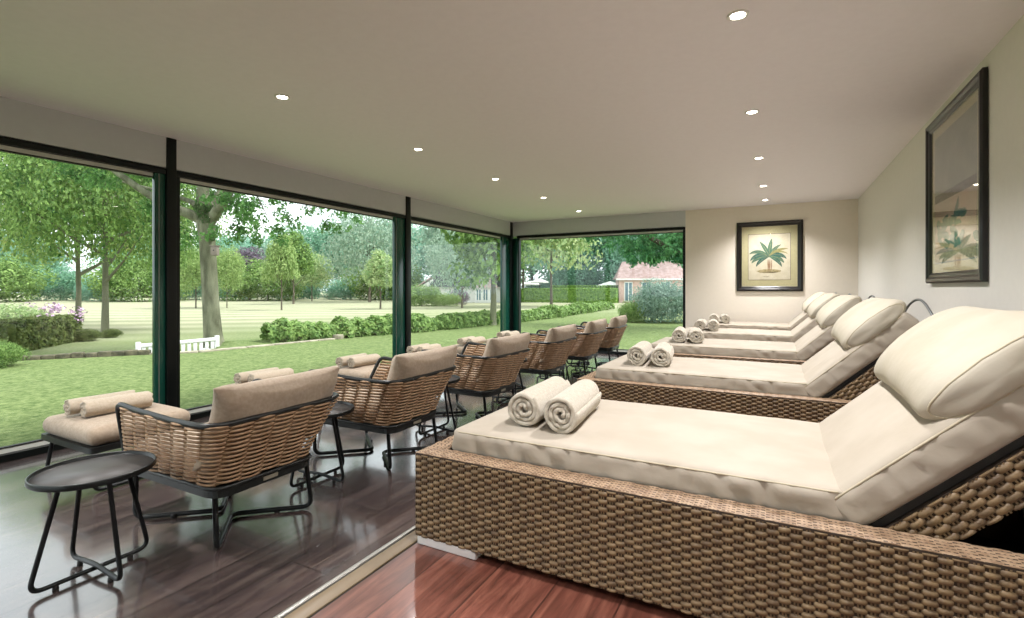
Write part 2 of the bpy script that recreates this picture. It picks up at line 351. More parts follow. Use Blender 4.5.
# ------------------------------------------------------------------ woven panels
def weave(mb, org, U, V, ul, vl, pu=.027, pv=.023, thick=.006, m=0, back=None, backm=1, jit=.0006, rnd=random.Random(3)):
    """checker weave of padded strands over thin paired stakes on a flat rectangle"""
    org, U, V = Vector(org), Vector(U).normalized(), Vector(V).normalized(); N = U.cross(V).normalized()
    nu = max(1, round(ul/pu)); nv = max(1, round(vl/pv)); pu = ul/nu; pv = vl/nv
    vs = []; fs = []
    for i in range(nu):
        for j in range(nv + (i % 2)):
            c0 = j*pv - (pv*.5 if i % 2 else 0); lo, hi = max(0, c0), min(vl, c0+pv)
            if hi-lo < pv*.3: continue
            mid = c0+pv*.5; hh = pv*.36
            o = len(vs); w1 = rnd.uniform(-jit, jit)
            for a, (du, dn) in enumerate(((-.10, -.25), (.12, .75), (.5, 1.0), (.88, .75), (1.10, -.25))):
                for b2, (dv, dm) in enumerate(((-1, -.35), (-.62, .8), (0, 1), (.62, .8), (1, -.35))):
                    vv = min(vl, max(0, mid + dv*hh + w1))
                    vs.append(org + U*(i+du)*pu + V*vv + N*(thick*(dn if dm > 0 else min(dn, 0))*max(dm, 1 if dm > .9 else dm) if dm > 0 else thick*-.35))
            for a in range(4):
                for b2 in range(4):
                    fs.append((o+a*5+b2, o+(a+1)*5+b2, o+(a+1)*5+b2+1, o+a*5+b2+1))
        for q in (.36, .64):
            o = len(vs); x = (i+q)*pu; ww = pu*.075
            vs += [org+U*(x-ww)+N*thick*.15, org+U*(x+ww)+N*thick*.15, org+U*(x+ww)+V*vl+N*thick*.15, org+U*(x-ww)+V*vl+N*thick*.15]; fs.append((o, o+1, o+2, o+3))
    mb.add(vs, fs, m, True)

# ------------------------------------------------------------------ daybed loungers
BL, BW, BZ0, BZ1 = 2.03, .93, .033, .345        # length, width, underside and top of the woven box (local z over the platform)
def towel_roll(name, L_, r, sq, material, turns=3.2, seed=1):
    rnd = random.Random(seed); mb = MB(); n = 90; th = (r-.012)/turns
    pitch = (r-.012)/turns; out = []; inn = []
    for k in range(n+1):
        a = k/n*turns*2*pi; rr = .008 + pitch*a/(2*pi) - pitch*.5*max(0, (k/n-.88)/.12)
        wob = 1+.035*sin(3*a+seed)
        out.append((rr*wob*cos(a)+th*.56*cos(a), rr*wob*sin(a)+th*.56*sin(a))); inn.append((rr*wob*cos(a)-th*.45*cos(a), rr*wob*sin(a)-th*.45*sin(a)))
    ys = [-.5, -.488, -.46, -.25, 0, .25, .46, .488, .5]; vs = []; M_ = len(ys)
    for yy in ys:
        ed = abs(yy) > .495; k2 = 0.35 if ed else (.12 if abs(yy) > .48 else 0)
        for k in range(n+1):
            o_, i_ = out[k], inn[k]; mx = ((o_[0]+i_[0])/2, (o_[1]+i_[1])/2)
            dy = .004*noise.noise(Vector((o_[0]*40, o_[1]*40, seed))) if ed else 0
            for p in (o_, i_):
                px = p[0]+(mx[0]-p[0])*k2; pz = p[1]+(mx[1]-p[1])*k2
                w1 = 1+.02*noise.noise(Vector((px*20, yy*L_*14, pz*20+seed)))
                vs.append((px*w1, yy*L_+dy*3, pz*sq*w1))
    W = (n+1)*2; fs = []
    for j in range(M_-1):
        for k in range(n):
            a = j*W+k*2; b2 = (j+1)*W+k*2
            fs.append((a, b2, b2+2, a+2)); fs.append((a+1, a+3, b2+3, b2+1))
        a = j*W; b2 = (j+1)*W; fs.append((a, a+1, b2+1, b2)); a += n*2; b2 += n*2; fs.append((a, b2, b2+1, a+1))
    for k in range(n):
        fs.append((k*2, k*2+2, k*2+3, k*2+1)); o = (M_-1)*W; fs.append((o+k*2, o+k*2+1, o+k*2+3, o+k*2+2))
    mb.add(vs, fs, 0, True)
    return mb.build(name, material)

def make_bed():
    t = empty('daybed_lounger', (0, 0, 0))
    for nm, org, U in (('side_panel', (0, 0, BZ0), (1, 0, 0)), ('side_panel', (BL, BW, BZ0), (-1, 0, 0))):
        b = MB(); weave(b, org, U, (0, 0, 1), BL, BZ1-BZ0-.012)
        y0, y1 = (0.001, .03) if org[1] == 0 else (BW-.03, BW-.001)
        b.box((.001, y0, BZ0), (BL-.001, y1, BZ1-.012), 1); b.build(nm, [M['rattan'], M['rattan_dark']], t)
    for nm, org, U in (('front_panel', (0, BW, BZ0), (0, -1, 0)), ('end_panel', (BL, 0, BZ0), (0, 1, 0))):
        b = MB(); weave(b, org, U, (0, 0, 1), BW, BZ1-BZ0-.012)
        x0, x1 = (.001, .03) if org[0] == 0 else (BL-.03, BL-.001)
        b.box((x0, .03, BZ0), (x1, BW-.03, BZ1-.012), 1); b.build(nm, [M['rattan'], M['rattan_dark']], t)
    b = MB(); zt = BZ1-.004
    for (x0, y0, x1, y1) in ((0, 0, BL, .085), (0, BW-.085, BL, BW), (0, .085, .085, BW-.085), (BL-.05, .085, BL, BW-.085)):
        b.box((x0, y0, BZ1-.03), (x1, y1, zt-.002), 1, bev=.004)
        if x1-x0 > y1-y0: weave(b, (x0, y0, zt-.002), (1, 0, 0), (0, 1, 0), x1-x0, y1-y0, .036, .017, .0022)
        else: weave(b, (x1, y0, zt-.002), (0, 1, 0), (-1, 0, 0), y1-y0, x1-x0, .036, .017, .0022)
    b.build('woven_rim', [M['rattan_top'], M['rattan_dark']], t)
    b = MB(); b.box((.03, .03, .27), (1.28, BW-.03, .318)); b.box((.05, .05, BZ0+.02), (BL-.05, BW-.05, BZ0+.03)); b.build('deck', M['blackrub'], t)
    for x, y in ((0.004, .004), (0.004, BW-.064), (BL-.26, .004), (BL-.26, BW-.064)):
        b = MB(); b.box((x, y, 0), (x+.255, y+.06, BZ0-.001), bev=.003); b.build('foot', M['white'], t)
    # seat mattress
    b = MB(); mz = .322
    puffbox(b, (.632, .385, .047), .022, (60, 40, 6), puff=.014, wr=.006, wscale=5, X=T(.095+.632, .09+.385, mz+.047), gather=.016, seed=1)
    ms = b.build('seat_mattress', M['mattress'], t)
    b = MB(); 
    pz = mz+.086
    b.tube(fillet([(.10, .095, pz), (1.350, .095, pz), (1.350, .855, pz), (.10, .855, pz)], .04, 5, True), .003, 6, closed=True); b.build('piping', M['piping'], ms)
    # backrest
    th = radians(43); org = Vector((1.38, 0, .318)); Xb = T(*org) @ R(-th, 'Y')
    b = MB(); LB = .63
    weave(b, Xb @ Vector((.0, .095, -.120)), Xb.to_3x3() @ Vector((1, 0, 0)), Xb.to_3x3() @ Vector((0, 0, 1)), LB, .095, .034, .026, .005)
    weave(b, Xb @ Vector((LB, .845, -.120)), Xb.to_3x3() @ Vector((-1, 0, 0)), Xb.to_3x3() @ Vector((0, 0, 1)), LB, .095, .034, .026, .005)
    b.box((0, .10, -.120), (LB, .84, -.025), 1, X=Xb)
    for i in range(1): b.box((.02, .11, -.022), (LB, .83, -.004), 2, X=Xb)
    b.build('backrest', [M['rattan'], M['rattan_dark'], M['blackrub']], t)
    b = MB(); puffbox(b, (.335, .385, .052), .026, (44, 40, 6), puff=.012, wr=.005, wscale=5, X=Xb @ T(.31, .475, .05), gather=.012, seed=4)
    bmatt = b.build('backrest_mattress', M['mattress'], t)
    b = MB(); b.tube([Xb @ Vector(p) for p in fillet([(-.02, .094, .092), (.635, .094, .092), (.635, .856, .092), (-.02, .856, .092)], .04, 5, True)], .003, 6, closed=True); b.build('piping', M['piping'], bmatt)
    # headrest pillow: lens section with sewn end gussets
    b = MB(); nA, nY = 36, 34; vs = []; fs = []; hy = .385; Xp = Xb @ T(.49, .475, .130)
    for j in range(nY+1):
        v = -1+2*j/nY; vv = math.copysign(abs(v)**.7, v)
        sc = max(0.0, 1-abs(vv)**9)**.5*.16+.84; yb = vv*hy*(1)
        for k in range(nA):
            a = 2*pi*k/nA; ca, sa = cos(a), sin(a)
            x = .18*math.copysign(abs(ca)**.85, ca)*sc; z = .085*math.copysign(abs(sa)**.9, sa)*sc*(1.08-.48*abs(vv)**2.5)
            y = yb*(1-.09*(abs(ca)**3)) 
            q = Vector((x*(1+.10*abs(vv)**3), y, z)); e = abs(vv)**4
            g = .004*e*noise.noise(Vector((a*4.2, vv, 3))) + .006*noise.noise(q*7)
            z2 = q.z+g*(1 if sa >= 0 else -1) - (.02*(1-abs(ca)) if sa < 0 else 0)*0
            vs.append((q.x-.02*sa*0, q.y, z2))
    for j in range(nY):
        for k in range(nA): fs.append((j*nA+k, j*nA+(k+1)%nA, (j+1)*nA+(k+1)%nA, (j+1)*nA+k))
    for j, sg in ((0, -1), (nY, 1)):                     # bulging end caps
        base = j*nA; prev = [base+k for k in range(nA)]
        for q_, bl in ((.95, .009), (.85, .016), (.68, .022), (.48, .026), (.28, .029), (.1, .030)):
            cur = []
            for k in range(nA):
                p = Vector(vs[base+k]); cur.append(len(vs)); vs.append((p.x*q_, (p.y-sg*hy)*q_*q_+sg*hy+sg*bl*.6, p.z*q_))
            for k in range(nA):
                f_ = (prev[k], prev[(k+1)%nA], cur[(k+1)%nA], cur[k]); fs.append(f_[::-1] if sg < 0 else f_)
            prev = cur
        fs.append(tuple(prev) if sg > 0 else tuple(prev[::-1]))
    fs = [f_ for f_ in fs]
    b.add(vs, [f_[::-1] for f_ in fs], 0, True, Xp)
    pil = b.build('headrest_pillow', M['pillow'], t)
    for j in (0, nY):
        bb = MB(); bb.tube([Xp @ Vector(vs[j*nA+k]) for k in range(nA)], .0032, 6, closed=True); bb.build('seam_piping', M['piping'], pil)
    # grey tubular handle arching over the head end
    b = MB(); pts = []
    for k in range(19):
        u = k/18; pts.append(Xb @ Vector((.70+.07*sin(pi*u), .10+.73*u, -.02+.075*sin(pi*u)**.8)))
    b.tube([Xb @ Vector((.52, .10, -.09))]+pts+[Xb @ Vector((.52, .83, -.09))], .007, 8); b.build('handle', M['chrome'], t)
    for y in (.2, .73):
        b = MB(); a0 = Xb @ Vector((.48, y, -.115)); b.tube([a0, Vector((1.93, y, .06))], .012, 8); b.build('support_strut', M['metal'], t)
    return t
bed_labels = ['rattan daybed lounger nearest the camera with cream mattress and large headrest pillow',
    'second rattan lounger from the camera, its dark woven side showing behind the nearest mattress',
    'third rattan lounger from the camera, between the second lounger and the slimmer looking far pair',
    'fourth cream lounger from the camera, next to last before the beige back wall',
    'farthest cream lounger, closest to the beige back wall below the framed palm print']
BX = -1.19; BY = [1.485, 3.19, 4.80, 6.34, 7.86]
bed = make_bed()
for i, y in enumerate(BY):
    o = bed if i == 0 else copy_tree(bed)
    o.location = (BX, y, PZ); tag(o, bed_labels[i], 'lounger', 'rattan loungers on the raised platform')
tb = towel_roll('rolled_towel', .41, .072, .93, M['towel'], seed=2)
where = ['nearest lounger', 'second lounger from the camera', 'third lounger from the camera', 'fourth lounger from the camera', 'farthest lounger']
first = True
for i, y in enumerate(BY):
    for k, (dx, dy, rz) in enumerate(((.325, .42, .06), (.475, .405, .10))):
        o = tb if first else tb.copy()
        if not first: C.objects.link(o)
        first = False
        o.location = (BX+dx, y+dy+(.02*k if i else 0), PZ+.322+.1045+.066); o.rotation_euler = (0, (.4 + 1.9*k + .7*i) % 1.2, rz+.03*((i*7) % 3))
        tag(o, 'cream rolled towel on the %s, the %s of its pair' % (where[i], 'left one' if k == 0 else 'right one'), 'towel', 'rolled towels on the loungers')

# ------------------------------------------------------------------ wicker armchairs
def rrect(x0, x1, y0, y1, r, z, n=6):
    return fillet([(x0, y0, z), (x1, y0, z), (x1, y1, z), (x0, y1, z)], r, n, True)
def make_chair():
    t = empty('wicker_armchair', (0, 0, 0))
    # seat tray
    b = MB(); p = rrect(-.43, .35, -.275, .275, .09, 0); b.prism([(q.x, q.y) for q in p], .245, .292, 0, smooth=False)
    b.tube([(q.x*1.004, q.y*1.004, .289) for q in p], .010, 8, closed=True); b.build('seat_tray', M['tray'], t)
    b = MB(); b.box((.350, -.04, .258), (.354, .04, .276)); b.build('badge', M['badge'], t)
    # basket paths: bottom and top (open at the front)
    bot = fillet([(-.42, -.27, 0), (.335, -.27, 0), (.335, .27, 0), (-.42, .27, 0)], .10, 8)
    top = fillet([(-.275, -.36, 0), (.455, -.365, 0), (.455, .385, 0), (-.275, .37, 0)], .12, 8)
    def resample(P, n):
        d = [0]
        for i in range(len(P)-1): d.append(d[-1]+(P[i+1]-P[i]).length)
        out = []; j = 0
        for k in range(n+1):
            s = d[-1]*k/n
            while j < len(d)-2 and d[j+1] < s: j += 1
            f_ = (s-d[j])/max(1e-9, d[j+1]-d[j]); out.append(P[j].lerp(P[j+1], min(1, f_)))
        return out
    COL = 19; SUB = 6; NB = COL*SUB
    Bp, Tp = resample(bot, NB), resample(top, NB)
    def topz(i):
        u = i/NB; d = min(u, 1-u)*2          # 0 at the arm fronts, 1 at the back
        return .605+.018*(1-min(1, d*2.4))
    def surf(i, h, off=0):
        a, c = Bp[i], Tp[i]; i0, i1 = max(0, i-1), min(NB, i+1)
        tan = (Tp[i1]-Tp[i0]).normalized(); nrm = Vector((tan.y, -tan.x, 0))
        q = a.lerp(c, h); return Vector((q.x, q.y, .297+(topz(i)-.297)*h)) + nrm*off
    b = MB(); ROWS = 29
    for k in range(ROWS):
        h = (k+.6)/(ROWS+.25); pts = []
        for i in range(NB+1):
            c, u = divmod(i, SUB); ph = sin(pi*u/SUB)**.7
            sg = 1 if (c+k) % 2 == 0 else -1
            pts.append(surf(i, h, .001+ (.015*ph if sg > 0 else -.011*ph)))
        b.tube(pts, .0058, 6)
    wv = b.build('woven_basket', M['strand'], t)
    b = MB()
    for c in range(1, COL): b.tube([surf(c*SUB, 0), surf(c*SUB, .5), surf(c*SUB, 1)], .006, 6)
    b.build('stakes', M['stake'], t)
    # top rail running down to the tray at both arm fronts
    b = MB(); rail = [surf(i, 1.0) for i in range(NB+1)]
    fr0 = fillet([(-.43, -.262, .28), (-.305, -.362, .632), tuple(rail[6])], .05, 6); fr1 = fillet([tuple(rail[-7]), (-.305, .372, .632), (-.43, .262, .28)], .05, 6)
    b.tube(fr0[:-1]+rail[6:-6]+fr1[1:], .0135, 8); b.build('top_rail', M['tray'], t)
    # sled legs: two bent tubes meeting at the middle
    for nm, s in (('leg', 1), ('leg', -1)):
        b = MB(); fx, ax = (.30, .065) if s > 0 else (-.32, -.075); tx = .325 if s > 0 else -.385
        path = [(tx-.02*s, -.25, .25), (fx+.035*s, -.262, .016), (ax, -.02, .016), (ax, .02, .016), (fx+.035*s, .262, .016), (tx-.02*s, .25, .25)]
        b.tube(fillet(path, .05, 7), .0125, 8)
        b.build(nm, M['metal'], t)
    for x, y in ((.20, -.15), (.20, .15), (-.21, -.15), (-.21, .15)):
        b = MB(); b.lathe([(.013, 0), (.015, .004), (.015, .02), (.012, .024)], 12, X=T(x, y, .0)); b.build('glide', M['blackrub'], t)
    b = MB(); puffbox(b, (.345, .245, .055), .04, (20, 16, 5), puff=.025, wr=.006, X=T(-.06, 0, .352), seed=6); b.build('seat_cushion', M['cushion'], t)
    b = MB(); puffbox(b, (.20, .338, .050), .045, (18, 24, 6), puff=.045, wr=.014, wscale=7, pinch=.05, ear=.09, X=T(.345, .035, .575) @ R(radians(-68), 'Y'), seed=9)
    bc = b.build('back_cushion', M['cushion'], t)
    return t
CY = [1.65, 2.79, 4.05, 5.34, 6.55, 7.64]
chair = make_chair()
cl = ['wicker armchair nearest the camera with taupe back cushion, beside the front side table',
      'second wicker armchair from the camera, in front of the first black window post',
      'third wicker armchair from the camera, standing before the second window post',
      'fourth wicker armchair from the camera, middle of the row',
      'fifth wicker armchair from the camera, next to last in the row',
      'farthest wicker armchair, last in the row by the far window']
rots = [.0, .02, -.03, .0, .03, .04]
for i, y in enumerate(CY):
    o = chair if i == 0 else copy_tree(chair)
    o.location = (-2.575, y-.005, 0); o.rotation_euler = (0, 0, rots[i]); tag(o, cl[i], 'armchair', 'wicker armchairs facing the windows')
# vary the loose back cushions a little
for i, o in enumerate([x for x in bpy.data.objects if x.name.startswith('back_cushion')]):
    o.location = (0, .01*((i*5) % 3-1), 0)

# ------------------------------------------------------------------ footstools with towels
def make_stool():
    t = empty('footstool', (0, 0, 0))
    b = MB(); p = rrect(-.33, .33, -.29, .29, .03, 0); b.prism([(q.x, q.y) for q in p], .235, .27, 0); b.build('tray', M['tray'], t)
    for s in (-1, 1):
        b = MB(); b.tube(fillet([(s*.28, -.24, .24), (s*.31, -.265, .014), (s*.31, .265, .014), (s*.28, .24, .24)], .045, 6), .012, 8); b.build('leg', M['metal'], t)
    b = MB(); b.tube([(-.285, 0, .225), (.285, 0, .225)], .010, 8); b.build('crossbar', M['metal'], t)
    b = MB(); puffbox(b, (.325, .29, .052), .045, (22, 20, 5), puff=.022, wr=.006, X=T(0, 0, .325), seed=3); b.build('stool_cushion', M['cushion'], t)
    return t
st = make_stool(); tw = towel_roll('rolled_towel', .36, .062, .82, M['towel2'], turns=2.4, seed=5); first = True
SY = [1.72, 2.84, 3.92, 5.02, 6.1, 7.2]
nth = ['nearest', 'second', 'third', 'fourth', 'fifth', 'farthest']
for i, y in enumerate(SY):
    o = st if i == 0 else copy_tree(st); o.location = (-3.84, y, 0)
    tag(o, 'low taupe cushioned footstool before the %s wicker armchair%s' % (nth[i], '' if i in (0, 5) else ' from the camera'), 'footstool', 'footstools along the windows')
    for k, dx in enumerate((-.09, .05)):
        o = tw if first else tw.copy()
        if not first: C.objects.link(o)
        first = False
        o.location = (-3.84+dx, y-.06+.03*k, .395+.055); o.rotation_euler = (0, .5*k, -.05+.03*i-.05*k)
        tag(o, 'beige rolled towel on the %s footstool, %s of the two' % (nth[i], 'window side one' if k == 0 else 'armchair side one'), 'towel', 'rolled towels on the footstools')

# ------------------------------------------------------------------ side tables
def make_table():
    t = empty('side_table', (0, 0, 0)); b = MB(); zt = .435
    b.lathe([(.19, zt-.0125), (.208, zt-.011), (.208, zt-.011), (.212, zt-.006), (.212, zt+.010), (.210, zt+.013), (.206, zt+.013), (.204, zt+.010), (.204, zt-.003)], 56); tt = b.build('table_top', M['metal'], t)
    b = MB(); b.lathe([(.2035, zt-.0032), (.2035, zt-.0022)], 56); b.build('tray_plate', M['tabletop'], tt)
    for nm, rz, zz in (('leg_loop', 0, .022), ('leg_loop', pi/2, .040)):
        b = MB(); X = R(rz, 'Z')
        path = [(0, -.115, zt-.015), (0, -.215, .022), (0, 0, zz), (0, .205, .022), (0, .115, zt-.015)]
        pts = fillet(path, .05, 7); b.tube(pts, .0095, 8, X=X)
        lp = b.build(nm, M['metal'], t)
        for s in (-1, 1):
            g = MB(); g.lathe([(.010, 0), (.011, .003), (.009, .02)], 10, X=X @ T(0, s*.13, 0)); g.build('glide', M['blackrub'], lp)
    return t
tbm = make_table()
TY = [1.05, 2.22, 3.42, 4.70, 5.95, 7.07]
tl = ['round dark metal side table in the left foreground with empty tray top', 'round dark metal side table between the first and second armchairs',
      'round dark metal side table between the second and third armchairs', 'round dark metal side table between the third and fourth armchairs',
      'round dark metal side table between the fourth and fifth armchairs', 'round dark metal side table between the two farthest armchairs']
for i, y in enumerate(TY):
    o = tbm if i == 0 else copy_tree(tbm); o.location = (-2.54, y, 0); tag(o, tl[i], 'side table', 'round side tables between the armchairs')

# ------------------------------------------------------------------ framed prints
def picture(name, W, Hh, X, label, fill):
    t = empty(name, (0, 0, 0), label, 'picture'); t.matrix_world = X; fw = .075
    b = MB()
    for k in range(4):
        a, c = (W/2, Hh/2) if k % 2 == 0 else (Hh/2, W/2); Xk = R(k*pi/2, 'Z')
        prof = [(0, 0), (0, .024), (.012, .034), (.030, .034), (.045, .022), (.062, .020), (fw, .012), (fw, 0)]
        vs = [(-a+p, -c+p, z) for p, z in prof]+[(a-p, -c+p, z) for p, z in prof]; n = len(prof)
        b.add(vs, [(i, n+i, n+i+1, i+1) for i in range(n-1)], 0, False, Xk)
    b.build('frame', M['pframe'], t)
    b = MB(); b.box((-W/2+.01, -Hh/2+.01, 0), (W/2-.01, Hh/2-.01, .006)); b.build('mount', M['matb'], t)
    fill(t)
    b = MB(); b.box((-W/2+fw-.003, -Hh/2+fw-.003, .011), (W/2-fw+.003, Hh/2-fw+.003, .0125)); b.build('glass', M['pglass'], t)
def leafpoly(b, base, ang, ln, wd, bend, z, m):
    L1, L2 = [], []; n = 12; p = Vector(base); a = ang
    for k in range(n+1):
        u = k/n; w_ = wd*sin(pi*min(1, u*.92+.06))**.8; nx, ny = -sin(a), cos(a)
        L1.append((p.x+nx*w_, p.y+ny*w_, z)); L2.append((p.x-nx*w_, p.y-ny*w_, z)); p += Vector((cos(a), sin(a)))*ln/n; a += bend/n
    o = L1+L2[::-1]; N = len(o); b.add(L1+L2, [(k, n+1+k, n+2+k, k+1) for k in range(n)], m, False)
def palm_fill(t):
    b = MB(); w_, h_ = .30, .365
    b.box((-w_, -h_-.01, .006), (w_, h_-.01, .0066)); b.build('print_sheet', M['paper'], t)
    b = MB()
    for (x0, y0, x1, y1) in ((-w_, -h_-.01, -w_+.006, h_-.01), (w_-.006, -h_-.01, w_, h_-.01), (-w_, -h_-.01, w_, -h_-.004), (-w_, h_-.016, w_, h_-.01)):
        b.box((x0, y0, .0066), (x1, y1, .0070))
    for k in range(5): b.box((-.09+.012*k, -.318-.009*(k % 2), .0066), (-.085+.03+.012*k*1.3, -.315-.009*(k % 2), .0068))
    b.build('ink_border', M['ink'], t)
    b = MB()
    n = 28; b.add([(0, -.235, .0067)]+[(.17*cos(2*pi*k/n)*(1+.1*sin(3*k)), -.235+.032*sin(2*pi*k/n), .0067) for k in range(n)], [(0, 1+k, 1+(k+1) % n) for k in range(n)], 3, False)
    b.add([(-.13, -.25, .0069), (.06, -.262, .0069), (.14, -.25, .0069), (0, -.243, .0069)], [(0, 1, 2, 3)], 5, False)
    for dx, tp in ((-.018, -.01), (0, 0), (.018, .01), (.045, .03)): leafpoly(b, (dx*.7, -.235), pi/2-.05*dx*20, .20, .007, .1*dx, .0069, 4)
    rd = random.Random(4)
    for (x, y, a, ln, wd, bd, m) in ((0, .0, 2.7, .27, .045, 1.5, 1), (0, -.01, 3.0, .25, .04, 1.1, 0), (-.02, .0, 2.3, .26, .04, 1.5, 0), (0, .0, 1.9, .24, .04, .4, 0), (0, 0, 1.5, .25, .042, -.15, 0),
        (0, 0, 1.1, .22, .035, -.6, 0), (.01, .01, .8, .25, .03, -.9, 2), (0, 0, .5, .24, .042, -1.5, 1), (0, -.01, .15, .22, .04, -1.3, 0), (.02, -.02, -.3, .2, .035, -1.0, 1), (-.02, -.02, 3.4, .2, .035, 1.0, 1), (0, -.01, .9, .26, .02, -1.6, 2)):
        leafpoly(b, (x, y), a, ln*1.12, wd*.72, bd, .0070+rd.uniform(0, .0006), m)
        leafpoly(b, (x, y), a, ln*1.08, .0022, bd, .0078, 3)
    b.build('palm_drawing', [M['pg1'], M['pg2'], M['pg3'], M['pgrd'], M['pbr'], M['ink']], t)
    return
def reflection_fill(t):  # paints the window and garden reflection as the print's content
    b = MB(); b.box((-.45, -.46, .006), (.45, .46, .0066)); b.build('print_sheet', M['pgrey'], t)
    b = MB()
    b.box((-.44, -.45, .0066), (.44, -.02, .0069), 0); b.box((-.44, -.02, .0066), (.44, .04, .0070), 1)
    rd = random.Random(8)
    for k in range(26):
        x = rd.uniform(-.40, .40); y = rd.uniform(-.34, -.14); leafpoly(b, (x, y), rd.uniform(-.4, .4)+(pi if rd.random() < .5 else 0), rd.uniform(.1, .22), rd.uniform(.015, .035), rd.uniform(-1, 1), .0071+k*.00005, rd.choice((2, 3, 2)))
    b.box((-.44, -.45, .0069), (.44, -.385, .0071), 4)
    b.build('painted_reflection', [M['ppink'], M['pdark'], M['pg1'], M['pg2'], M['pgrd']], t)
picture('framed_print', .93, 1.10, T(-.125, YB-.004, 1.70) @ R(radians(90), 'X'), 'black framed botanical palm print with cream mount on the beige back wall', palm_fill)
picture('framed_print', 1.20, 1.20, T(XR-.004, 4.32, 1.835) @ R(radians(-90), 'Z') @ R(radians(90), 'X'), 'large black framed print on the right wall, seen at a steep angle above the pillows', reflection_fill)

# ------------------------------------------------------------------ ground
XB = [(-60, -20), (-10, -14.5), (0, -13.2), (3.76, -12.06), (5.43, -10.93), (6.07, -10.5), (6.9, -11.0), (7.6, -11.9), (9.5, -11.3), (11.1, -10.6), (15.8, -10.1), (32, -10.6), (60, -10.6), (400, -10.6)]
def xb(y):
    for (a, xa), (c, xc) in zip(XB, XB[1:]):
        if a <= y <= c: return xa+(xc-xa)*(y-a)/(c-a)
    return XB[0][1]
def ss(t): t = max(0, min(1, t)); return t*t*(3-2*t)
def gz(x, y): return -.10-.75*max(ss((xb(y)-x-.1)/.4), ss((y-34)/14))
def steps(segs):
    o = []
    for a, c, d in segs:
        n = max(1, round((c-a)/d)); o += [a+(c-a)*k/n for k in range(n)]
    return o+[segs[-1][1]]
xs = steps([(-260, -60, 20), (-60, -20, 5), (-20, -14, .5), (-14, -8, .15), (-8, 10, 1.5), (10, 80, 14)])
ys = steps([(-60, -10, 5), (-10, 0, 1), (0, 36, .4), (36, 60, 2), (60, 260, 20)])
b = MB(); W = len(xs); vs = [(x, y, gz(x, y)+(.012*noise.noise(Vector((x*.8, y*.8, 0))) if x > -20 else .05*noise.noise(Vector((x*.1, y*.1, 0))))) for y in ys for x in xs]
b.add(vs, [(j*W+i, j*W+i+1, (j+1)*W+i+1, (j+1)*W+i) for j in range(len(ys)-1) for i in range(W-1)])
gm = bpy.data.materials.new('mown_grass'); gm.use_nodes = True; n = gm.node_tree.nodes; l = gm.node_tree.links; pb = n['Principled BSDF']
pb.inputs['Roughness'].default_value = .95; pb.inputs['Specular IOR Level'].default_value = .1
tcn = n.new('ShaderNodeTexCoord'); n1 = n.new('ShaderNodeTexNoise'); n1.inputs['Scale'].default_value = 14; n1.inputs['Detail'].default_value = 9; n1.inputs['Roughness'].default_value = .75
n2 = n.new('ShaderNodeTexNoise'); n2.inputs['Scale'].default_value = .35; n2.inputs['Detail'].default_value = 4
l.new(tcn.outputs['Object'], n1.inputs['Vector']); l.new(tcn.outputs['Object'], n2.inputs['Vector'])
r1 = n.new('ShaderNodeValToRGB'); r1.color_ramp.elements[0].position = .36; r1.color_ramp.elements[1].position = .64
r1.color_ramp.elements[0].color = lin('#465a31'); r1.color_ramp.elements[1].color = lin('#838f60'); l.new(n1.outputs['Fac'], r1.inputs['Fac'])
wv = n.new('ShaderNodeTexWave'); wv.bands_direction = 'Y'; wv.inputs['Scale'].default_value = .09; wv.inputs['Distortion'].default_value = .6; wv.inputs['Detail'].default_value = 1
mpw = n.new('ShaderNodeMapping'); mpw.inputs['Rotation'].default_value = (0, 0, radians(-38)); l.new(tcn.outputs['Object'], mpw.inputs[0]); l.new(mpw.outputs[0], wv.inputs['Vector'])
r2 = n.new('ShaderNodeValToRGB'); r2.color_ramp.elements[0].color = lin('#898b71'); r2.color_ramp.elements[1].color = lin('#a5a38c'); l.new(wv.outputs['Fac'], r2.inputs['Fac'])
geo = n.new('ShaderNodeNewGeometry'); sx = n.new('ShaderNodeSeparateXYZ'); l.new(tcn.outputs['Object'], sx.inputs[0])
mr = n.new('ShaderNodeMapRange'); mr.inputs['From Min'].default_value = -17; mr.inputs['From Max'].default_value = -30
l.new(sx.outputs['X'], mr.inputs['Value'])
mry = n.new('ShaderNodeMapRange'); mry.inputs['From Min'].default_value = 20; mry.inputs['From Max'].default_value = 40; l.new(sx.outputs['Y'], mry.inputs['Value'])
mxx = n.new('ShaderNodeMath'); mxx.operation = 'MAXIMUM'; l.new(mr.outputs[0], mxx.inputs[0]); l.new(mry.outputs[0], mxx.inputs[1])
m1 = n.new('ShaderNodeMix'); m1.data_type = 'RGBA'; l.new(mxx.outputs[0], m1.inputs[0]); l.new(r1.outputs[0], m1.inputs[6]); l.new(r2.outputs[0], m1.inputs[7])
m2 = n.new('ShaderNodeMix'); m2.data_type = 'RGBA'; m2.blend_type = 'MULTIPLY'; m2.inputs[0].default_value = .5
r3 = n.new('ShaderNodeValToRGB'); r3.color_ramp.elements[0].color = (.75, .8, .6, 1); r3.color_ramp.elements[1].color = (1, 1, 1, 1); l.new(n2.outputs['Fac'], r3.inputs['Fac'])
l.new(m1.outputs[2], m2.inputs[6]); l.new(r3.outputs[0], m2.inputs[7]); l.new(m2.outputs[2], pb.inputs['Base Color'])
bpn = n.new('ShaderNodeBump'); bpn.inputs['Strength'].default_value = .6; bpn.inputs['Distance'].default_value = .03; l.new(n1.outputs['Fac'], bpn.inputs['Height']); l.new(bpn.outputs[0], pb.inputs['Normal'])
struct(b, 'lawn', gm)

